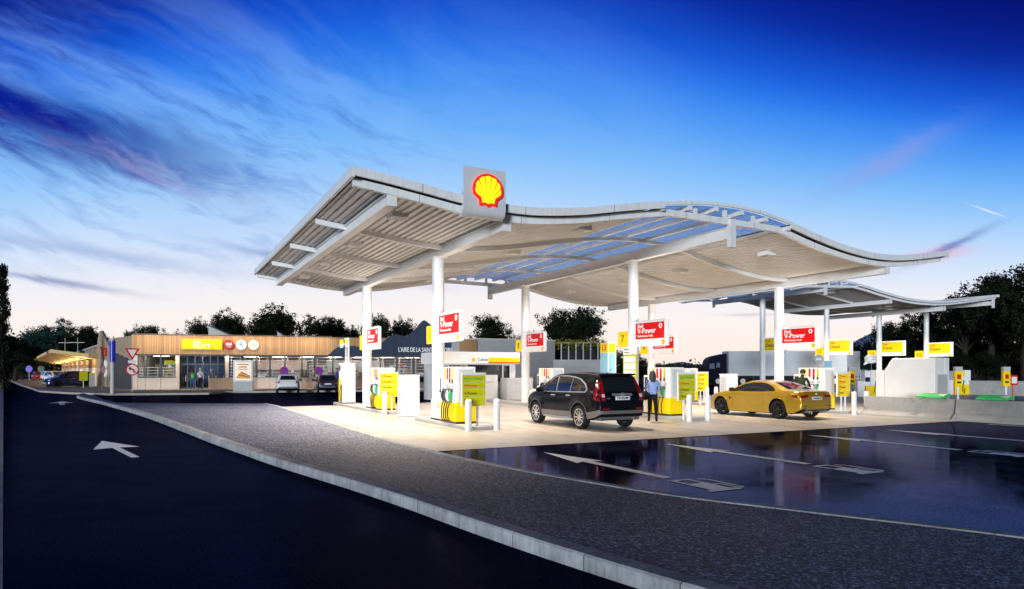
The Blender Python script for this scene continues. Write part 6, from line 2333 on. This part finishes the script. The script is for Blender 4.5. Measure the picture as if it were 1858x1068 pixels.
blue_top = cloth('light_blue_top', (.28, .40, .68)); black_tr = cloth('black_trousers', (.012, .012, .016)); navy_shoe = cloth('trainers', (.35, .38, .45))
woman = make_person('woman in light blue top and black trousers holding a dark bag at the pump', (14.62, 18.1, .008), R(-28), (blue_top, black_tr, navy_shoe),
    {'er': (.25, .06, 1.14), 'wr': (.22, .24, 1.05), 'hr': (.20, .33, 1.06), 'fl': (-.15, .12, .035), 'fr': (.16, .12, .035), 'kl': (-.10, .03, .49), 'kr': (.12, .03, .49), 'al': (-.12, .0, .09), 'ar': (.14, .02, .09)}, .985, (.03, .024, .022), .5)
mb = MB()
mb.lathe([(0, -.16), (.13, -.15), (.17, -.02), (.15, .10), (.09, .15), (0, .155)], n=16, M=Matrix.Translation((-.27, -.10, .93)) @ Matrix.Diagonal((.75, 1.05, 1, 1)))
mb.tube([(-.25, .02, 1.05), (-.2, .07, 1.25), (-.155, .03, 1.45), (-.16, -.06, 1.45), (-.25, -.14, 1.25), (-.27, -.2, 1.02)], .014, 6)
bag = mb.build('shoulder_bag', cloth('bag_black', (.012, .012, .016)), woman, smooth=True)
mb = MB()
for s, q in ((-1, -.12), (1, .14)):
    mb.lathe([(0, 0), (.05, .0), (.055, .02), (.05, .035), (0, .04)], n=12, M=Matrix.Translation((q - .02 * 0, .065, 0)) @ Matrix.Diagonal((1, 2.4, 1, 1)))
mb.build('shoe_sole', white, woman, smooth=True)

dk_jacket = cloth('dark_green_jacket', (.018, .024, .016))
man = make_person('man with short dark hair in a dark jacket leaning over the roof of the coupe', (22.6, 18.8, .008), R(-70), (dk_jacket, black_tr, navy_shoe),
    {'chest': (0, .08, 1.27), 'neck0': (0, .13, 1.41), 'neck': (0, .15, 1.47), 'head': (0, .19, 1.55), 'crown': (0, .19, 1.67), 'sl': (-.165, .12, 1.38), 'sr': (.165, .12, 1.38),
     'el': (-.34, .0, 1.24), 'wl': (-.45, -.15, 1.2), 'hl': (-.5, -.22, 1.18), 'er': (.24, .2, 1.12), 'wr': (.2, .4, 1.05), 'hr': (.18, .47, 1.05)}, 1.04, (.012, .01, .009))

olive = cloth('olive_coat', (.20, .14, .03)); jean = cloth('jeans', (.06, .12, .28)); whitec = cloth('white_shirt', (.7, .72, .76)); darkc = cloth('dark_cloth', (.015, .015, .02)); bluec = cloth('blue_coat', (.05, .07, .35)); greyc = cloth('grey_coat', (.3, .28, .26))
sp_ = dict(fingers=False)
def at_front(px, off):
    s_, Z = fs_(px, off)
    p = FO + FD * s_ + FN * off
    return (p.x, p.y, .145)


p1_ = make_person('person in olive coat with green bag walking to the shop doors', at_front(349, -2.6), FRZ + R(8), (olive, jean, darkc), {'kl': (-.1, .12, .5), 'al': (-.1, .02, .1), 'fl': (-.1, .17, .04)}, 1.0, (.02, .015, .01), .2, False)
mb = MB(); mb.lathe([(0, -.2), (.15, -.18), (.17, 0), (.13, .16), (0, .2)], n=14, M=Matrix.Translation((.06, -.17, 1.15)) @ Matrix.Diagonal((1, .6, 1, 1))); mb.build('green_bag', green, p1_, smooth=True)
p2_ = make_person('white haired person in white shirt and dark trousers before the shop doors', at_front(363.5, -2.5), FRZ, (whitec, darkc, darkc), {'kr': (.1, .1, .5)}, 1.04, (.5, .48, .46), 0, False)
mb = MB(); mb.tube([(-.14, .10, 1.42), (0, .13, 1.25), (.16, .06, 1.0), (.17, -.05, 1.0), (0, -.13, 1.25), (-.14, -.08, 1.44)], .015, 6); mb.build('bag_strap', darkc, p2_, smooth=True)
make_person('person in grey coat standing at the right side of the shop doors', at_front(383, -1.6), FRZ + R(70), (greyc, darkc, darkc), {}, .98, (.4, .36, .32), 0, False)
make_person('person in blue suit standing behind the slim dispenser by the shop', at_front(612, -3.2), FRZ + R(-70), (bluec, bluec, darkc), {'er': (.23, .1, 1.15), 'wr': (.15, .25, 1.2), 'hr': (.1, .3, 1.25)}, 1.05, (.1, .08, .06), 0, False)
make_person('person in white shirt and dark shorts facing the person in blue', at_front(624.5, -3.2), FRZ + R(70), (whitec, bluec, whitec), {}, 1.0, (.12, .09, .06), .2, False)

# ------------------------------------------------------------------ trees
bark = mat('bark', (.035, .028, .022), .9, var=.4, scale=8, spec=.1)


def leaf_mat(name, c):
    m, k, b, out = new_mat(name)
    rnd = k.noise(k.obj(), .8, 3, .6)
    f2 = k.noise(k.obj(), 9, 2, .6)
    t_ = k.m('MULTIPLY', k.m('MULTIPLY_ADD', rnd, 1.6, .2), k.m('MULTIPLY_ADD', f2, 1.0, .5))
    k.put(b.inputs['Base Color'], k.mix(1.0, c, t_, 'MULTIPLY'))
    b.inputs['Roughness'].default_value = .7
    b.inputs['Specular IOR Level'].default_value = .12
    return m


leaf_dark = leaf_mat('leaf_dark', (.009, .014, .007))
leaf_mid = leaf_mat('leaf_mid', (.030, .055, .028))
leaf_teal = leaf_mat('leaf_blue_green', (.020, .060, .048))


def tree_geo(seed, kind):
    """unit tree (height 1): trunk mesh builder and crown mesh builder"""
    r_ = random.Random(seed)
    tk, cr = MB(), MB()
    if kind == 'cypress':
        tk.cyl((0, 0, 0), (0, 0, .9), .02, .004, 7)
        pts = []
        for i in range(150):
            z_ = .06 + .93 * r_.random()
            w_ = .10 * (1 - z_) ** .55 * (.55 + .45 * min(1, z_ * 5))
            a = r_.uniform(0, 2 * PI)
            q = math.sqrt(r_.random())
            pts.append((Vector((math.cos(a) * w_ * q, math.sin(a) * w_ * q, z_)), .035))
        lf, per, up = .011, 44, .8
    else:
        ch, cw, base_z, flat = {'round': (.36, .36, .60, 1), 'umbrella': (.22, .66, .72, .6), 'tall': (.42, .27, .57, 1), 'loose': (.34, .36, .62, 1), 'bush': (.46, .62, .48, 1)}[kind]
        top_z = .42 if kind != 'bush' else .15
        tk.tube([(0, 0, 0), (.01, .0, top_z * .5), (-.005, .01, top_z), (0, 0, top_z + .12)], [.035, .028, .022, .012], 8)
        lobes = []
        nl = {'round': 15, 'umbrella': 17, 'tall': 14, 'loose': 13, 'bush': 13}[kind]
        for i in range(nl):
            while True:
                p = Vector((r_.uniform(-1, 1), r_.uniform(-1, 1), r_.uniform(-1, 1)))
                if .2 < p.length < 1: break
            c = Vector((p.x * cw * .72, p.y * cw * .72, base_z + p.z * ch * .75))
            lobes.append((c, r_.uniform(.09, .17) * (1.15 if kind != 'loose' else .95)))
            mid = Vector((c.x * .4, c.y * .4, top_z + (c.z - top_z) * .4))
            tk.tube([(0, 0, top_z * .85), mid, c], [.016, .010, .004], 5)
        pts = []
        for c, rad_ in lobes:
            for q in range(int(34 * (rad_ / .13) ** 2)):
                d = Vector((r_.gauss(0, 1), r_.gauss(0, 1), r_.gauss(0, 1) * .8)).normalized()
                pts.append((c + d * rad_ * r_.uniform(.3, 1.08), .036))
        lf, per, up = .0105, 30, .1
    for c, spread in pts:
        for q in range(per):
            p = c + Vector((r_.gauss(0, 1), r_.gauss(0, 1), r_.gauss(0, 1))) * spread * .5
            a = Vector((r_.gauss(0, 1), r_.gauss(0, 1), r_.gauss(0, 1) + up * 2)).normalized()
            b = Vector((r_.gauss(0, 1), r_.gauss(0, 1), r_.gauss(0, 1)))
            b = (b - a * a.dot(b)).normalized()
            s_ = lf * r_.uniform(.6, 1.4)
            cr.add([p - a * s_, p + b * s_ * .55, p + a * s_, p - b * s_ * .55], [(0, 1, 2, 3)])
    # height 1, crown half width 1/2
    zs_ = sorted(p[2] for p in cr.v)
    rs_ = sorted(math.hypot(p[0], p[1]) for p in cr.v)
    kz, kr = 1 / zs_[int(len(zs_) * .995)], .5 / rs_[int(len(rs_) * .97)]
    for g in (tk, cr):
        g.v = [(p[0] * kr, p[1] * kr, p[2] * kz) for p in g.v]
    return tk, cr


protos = {}
def tree(kind, variant, leaf, loc, h, w, label, group):
    key = (kind, variant, leaf.name)
    if key not in protos:
        tk, cr = tree_geo(hash((kind, variant)) % 1000 if False else {'cypress': 5, 'round': 11, 'umbrella': 23, 'tall': 31, 'loose': 47, 'bush': 59}[kind] + variant * 101, kind)
        t = thing('tree', label, 'tree', loc, 0, group)
        tk.build('trunk', bark, t, smooth=True)
        cr.build('crown', leaf, t, recalc=False)
        protos[key] = t
    else:
        t = copy_tree(protos[key])
        t['label'] = label
        t['group'] = group
        t.location = loc
    t.scale = (w, w, h)
    t.rotation_euler = (0, 0, rng.uniform(0, 6.28))
    return t


def plant_tree(px, Z, top_py, kind, var, leaf, wpx, label, group):
    """tree whose top meets photo row top_py; wpx = crown width in photo pixels"""
    h = HZ(top_py, Z)
    w = 1.14 * wpx * Z / F
    return tree(kind, var, leaf, W(px, Z), h * 1.0, w, label, group)


GL, GS, GR = 'dark trees left of the road', 'dark trees behind the shop', 'tall dark trees on the right'
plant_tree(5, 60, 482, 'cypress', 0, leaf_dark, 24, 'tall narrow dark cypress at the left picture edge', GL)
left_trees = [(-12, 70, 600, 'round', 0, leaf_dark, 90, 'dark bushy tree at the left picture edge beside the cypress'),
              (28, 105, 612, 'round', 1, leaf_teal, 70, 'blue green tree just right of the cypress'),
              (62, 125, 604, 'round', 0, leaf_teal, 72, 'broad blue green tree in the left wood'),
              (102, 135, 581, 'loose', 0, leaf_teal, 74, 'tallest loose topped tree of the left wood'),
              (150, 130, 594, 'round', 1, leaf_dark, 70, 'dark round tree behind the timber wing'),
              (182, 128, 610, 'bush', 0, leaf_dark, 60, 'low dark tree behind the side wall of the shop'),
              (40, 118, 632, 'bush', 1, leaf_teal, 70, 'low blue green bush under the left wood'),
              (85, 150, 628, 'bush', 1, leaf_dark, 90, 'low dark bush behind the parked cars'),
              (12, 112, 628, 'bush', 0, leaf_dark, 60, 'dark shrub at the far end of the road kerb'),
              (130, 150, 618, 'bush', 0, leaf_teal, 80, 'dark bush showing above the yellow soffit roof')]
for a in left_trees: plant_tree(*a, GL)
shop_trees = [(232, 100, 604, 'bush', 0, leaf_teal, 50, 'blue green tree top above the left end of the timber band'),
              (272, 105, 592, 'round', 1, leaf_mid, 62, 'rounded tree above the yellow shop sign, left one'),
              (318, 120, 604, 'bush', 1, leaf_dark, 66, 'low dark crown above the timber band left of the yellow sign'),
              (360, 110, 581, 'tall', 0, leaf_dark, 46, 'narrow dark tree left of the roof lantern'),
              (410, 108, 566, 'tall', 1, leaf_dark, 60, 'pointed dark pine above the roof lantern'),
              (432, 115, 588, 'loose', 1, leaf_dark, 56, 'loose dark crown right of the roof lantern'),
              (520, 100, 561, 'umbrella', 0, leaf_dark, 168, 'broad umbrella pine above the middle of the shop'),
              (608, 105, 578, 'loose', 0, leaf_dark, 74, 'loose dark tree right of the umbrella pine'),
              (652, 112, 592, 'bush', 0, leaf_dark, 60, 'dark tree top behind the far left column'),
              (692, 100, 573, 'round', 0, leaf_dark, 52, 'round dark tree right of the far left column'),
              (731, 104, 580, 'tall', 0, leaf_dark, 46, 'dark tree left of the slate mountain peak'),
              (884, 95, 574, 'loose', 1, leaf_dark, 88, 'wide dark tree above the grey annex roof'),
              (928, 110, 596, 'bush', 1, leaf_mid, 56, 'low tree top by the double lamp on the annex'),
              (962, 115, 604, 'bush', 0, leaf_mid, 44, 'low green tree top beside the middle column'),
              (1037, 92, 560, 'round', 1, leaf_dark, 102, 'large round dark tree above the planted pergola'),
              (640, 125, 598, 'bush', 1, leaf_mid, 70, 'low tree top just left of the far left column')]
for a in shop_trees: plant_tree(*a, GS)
mid_trees = [(1122, 105, 636, 'bush', 0, leaf_teal, 70, 'blue green shrub right of the tall numbered dispenser'),
             (1140, 95, 646, 'bush', 1, leaf_dark, 40, 'dark shrub under the yellow plate numbered 7'),
             (1163, 110, 642, 'bush', 1, leaf_mid, 46, 'shrub behind the lime notice board'),
             (1205, 130, 660, 'bush', 0, leaf_mid, 70, 'low shrub right of the woman under the hills'),
             (1238, 135, 664, 'bush', 1, leaf_dark, 60, 'low dark shrub left of the lorry'),
             (1268, 140, 662, 'bush', 0, leaf_mid, 60, 'low shrub touching the lorry cab')]
for a in mid_trees: plant_tree(*a, 'shrubs at the far side of the station')
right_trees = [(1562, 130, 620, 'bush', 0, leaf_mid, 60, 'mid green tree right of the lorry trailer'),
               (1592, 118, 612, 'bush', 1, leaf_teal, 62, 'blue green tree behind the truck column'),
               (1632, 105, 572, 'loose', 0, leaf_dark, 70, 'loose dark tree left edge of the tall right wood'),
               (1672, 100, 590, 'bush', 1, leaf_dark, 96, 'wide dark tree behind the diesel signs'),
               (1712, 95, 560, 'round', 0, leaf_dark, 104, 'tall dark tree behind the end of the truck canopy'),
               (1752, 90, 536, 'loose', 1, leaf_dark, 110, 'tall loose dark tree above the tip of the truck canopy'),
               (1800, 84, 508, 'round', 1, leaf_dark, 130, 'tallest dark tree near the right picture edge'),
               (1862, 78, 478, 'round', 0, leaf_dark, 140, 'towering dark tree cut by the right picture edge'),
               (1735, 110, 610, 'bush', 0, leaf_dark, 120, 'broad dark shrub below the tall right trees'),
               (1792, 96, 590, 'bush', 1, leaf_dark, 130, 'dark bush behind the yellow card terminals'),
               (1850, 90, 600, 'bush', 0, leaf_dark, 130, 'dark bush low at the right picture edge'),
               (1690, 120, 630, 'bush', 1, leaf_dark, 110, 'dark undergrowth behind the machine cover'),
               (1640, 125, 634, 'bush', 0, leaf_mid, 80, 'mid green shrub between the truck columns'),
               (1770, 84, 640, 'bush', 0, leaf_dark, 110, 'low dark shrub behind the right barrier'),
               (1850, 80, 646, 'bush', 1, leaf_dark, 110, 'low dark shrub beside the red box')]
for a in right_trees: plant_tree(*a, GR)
# low retaining wall at the far right
a, b = W(1748, 50), W(1900, 46)
d2 = b - a
t = thing('retaining_wall', 'low grey concrete wall behind the card terminals at the right', 'wall', a, math.atan2(d2.y, d2.x))
mb = MB(); mb.box(0, d2.length, 0, .4, 0, .95); mb.build('wall', barrier_con, t)
mb = MB(); mb.box(-.02, d2.length, -.05, .45, .95, 1.02); mb.build('coping', kerb_con, t)
# far white fence under the trees right of the trailer
a, b = W(1548, 115), W(1572, 115)
t = thing('paling_fence', 'short white paling fence under the trees right of the lorry', 'fence', a, math.atan2((b - a).y, (b - a).x))
mb = MB()
for i in range(8):
    mb.box(i * .3, i * .3 + .1, 0, .05, 0, 1.9)
mb.box(0, 2.3, .052, .1, .4, .5); mb.box(0, 2.3, .052, .1, 1.5, 1.6)
mb.build('pales', white, t)

# ------------------------------------------------------------------ distant hills and wood
hill_m = mat('haze_blue_hillside', (.60, .70, .86), .9, var=.12, scale=.004, spec=.05)  # distance haze is put into this pale blue base colour
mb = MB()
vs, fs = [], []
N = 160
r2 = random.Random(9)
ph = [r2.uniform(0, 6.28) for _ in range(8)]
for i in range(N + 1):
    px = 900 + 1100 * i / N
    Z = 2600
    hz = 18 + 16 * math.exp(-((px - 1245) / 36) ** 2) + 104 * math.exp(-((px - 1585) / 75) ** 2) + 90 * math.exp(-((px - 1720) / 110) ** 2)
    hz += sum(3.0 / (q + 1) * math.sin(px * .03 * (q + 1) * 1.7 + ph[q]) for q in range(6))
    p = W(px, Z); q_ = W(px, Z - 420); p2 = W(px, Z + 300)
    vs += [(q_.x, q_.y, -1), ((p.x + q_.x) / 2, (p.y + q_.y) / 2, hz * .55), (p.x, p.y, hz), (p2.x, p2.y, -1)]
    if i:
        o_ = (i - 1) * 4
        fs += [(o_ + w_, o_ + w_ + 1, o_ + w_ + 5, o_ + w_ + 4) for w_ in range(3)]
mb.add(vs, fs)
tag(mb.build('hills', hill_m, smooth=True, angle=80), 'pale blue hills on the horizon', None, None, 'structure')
mb = MB()
for i in range(5200):
    px = r2.uniform(-160, 2050)
    Z = r2.uniform(165, 330)
    if px < 215: hmax = 9 + 3 * math.sin(px * .05)
    elif px < 1110: hmax = 8 + 2 * math.sin(px * .031)
    elif px < 1540: hmax = 3.0
    else: hmax = 10 + 4 * math.sin(px * .02)
    z_ = hmax * r2.random() ** .8
    p = W(px, Z, z_)
    a = Vector((r2.gauss(0, 1), r2.gauss(0, 1), r2.gauss(0, 1))).normalized()
    b = Vector((r2.gauss(0, 1), r2.gauss(0, 1), r2.gauss(0, 1)))
    b = (b - a * a.dot(b)).normalized()
    for q in range(9):
        s_ = r2.uniform(.22, .6)
        c = p + Vector((r2.gauss(0, 1.3), r2.gauss(0, 1.3), r2.gauss(0, .7)))
        mb.add([c - a * s_, c + b * s_ * .6, c + a * s_, c - b * s_ * .6], [(0, 1, 2, 3)])
        a, b = b, a.cross(b)
tag(mb.build('woods', leaf_dark, recalc=False), 'far dark wood along the horizon', None, None, 'stuff')
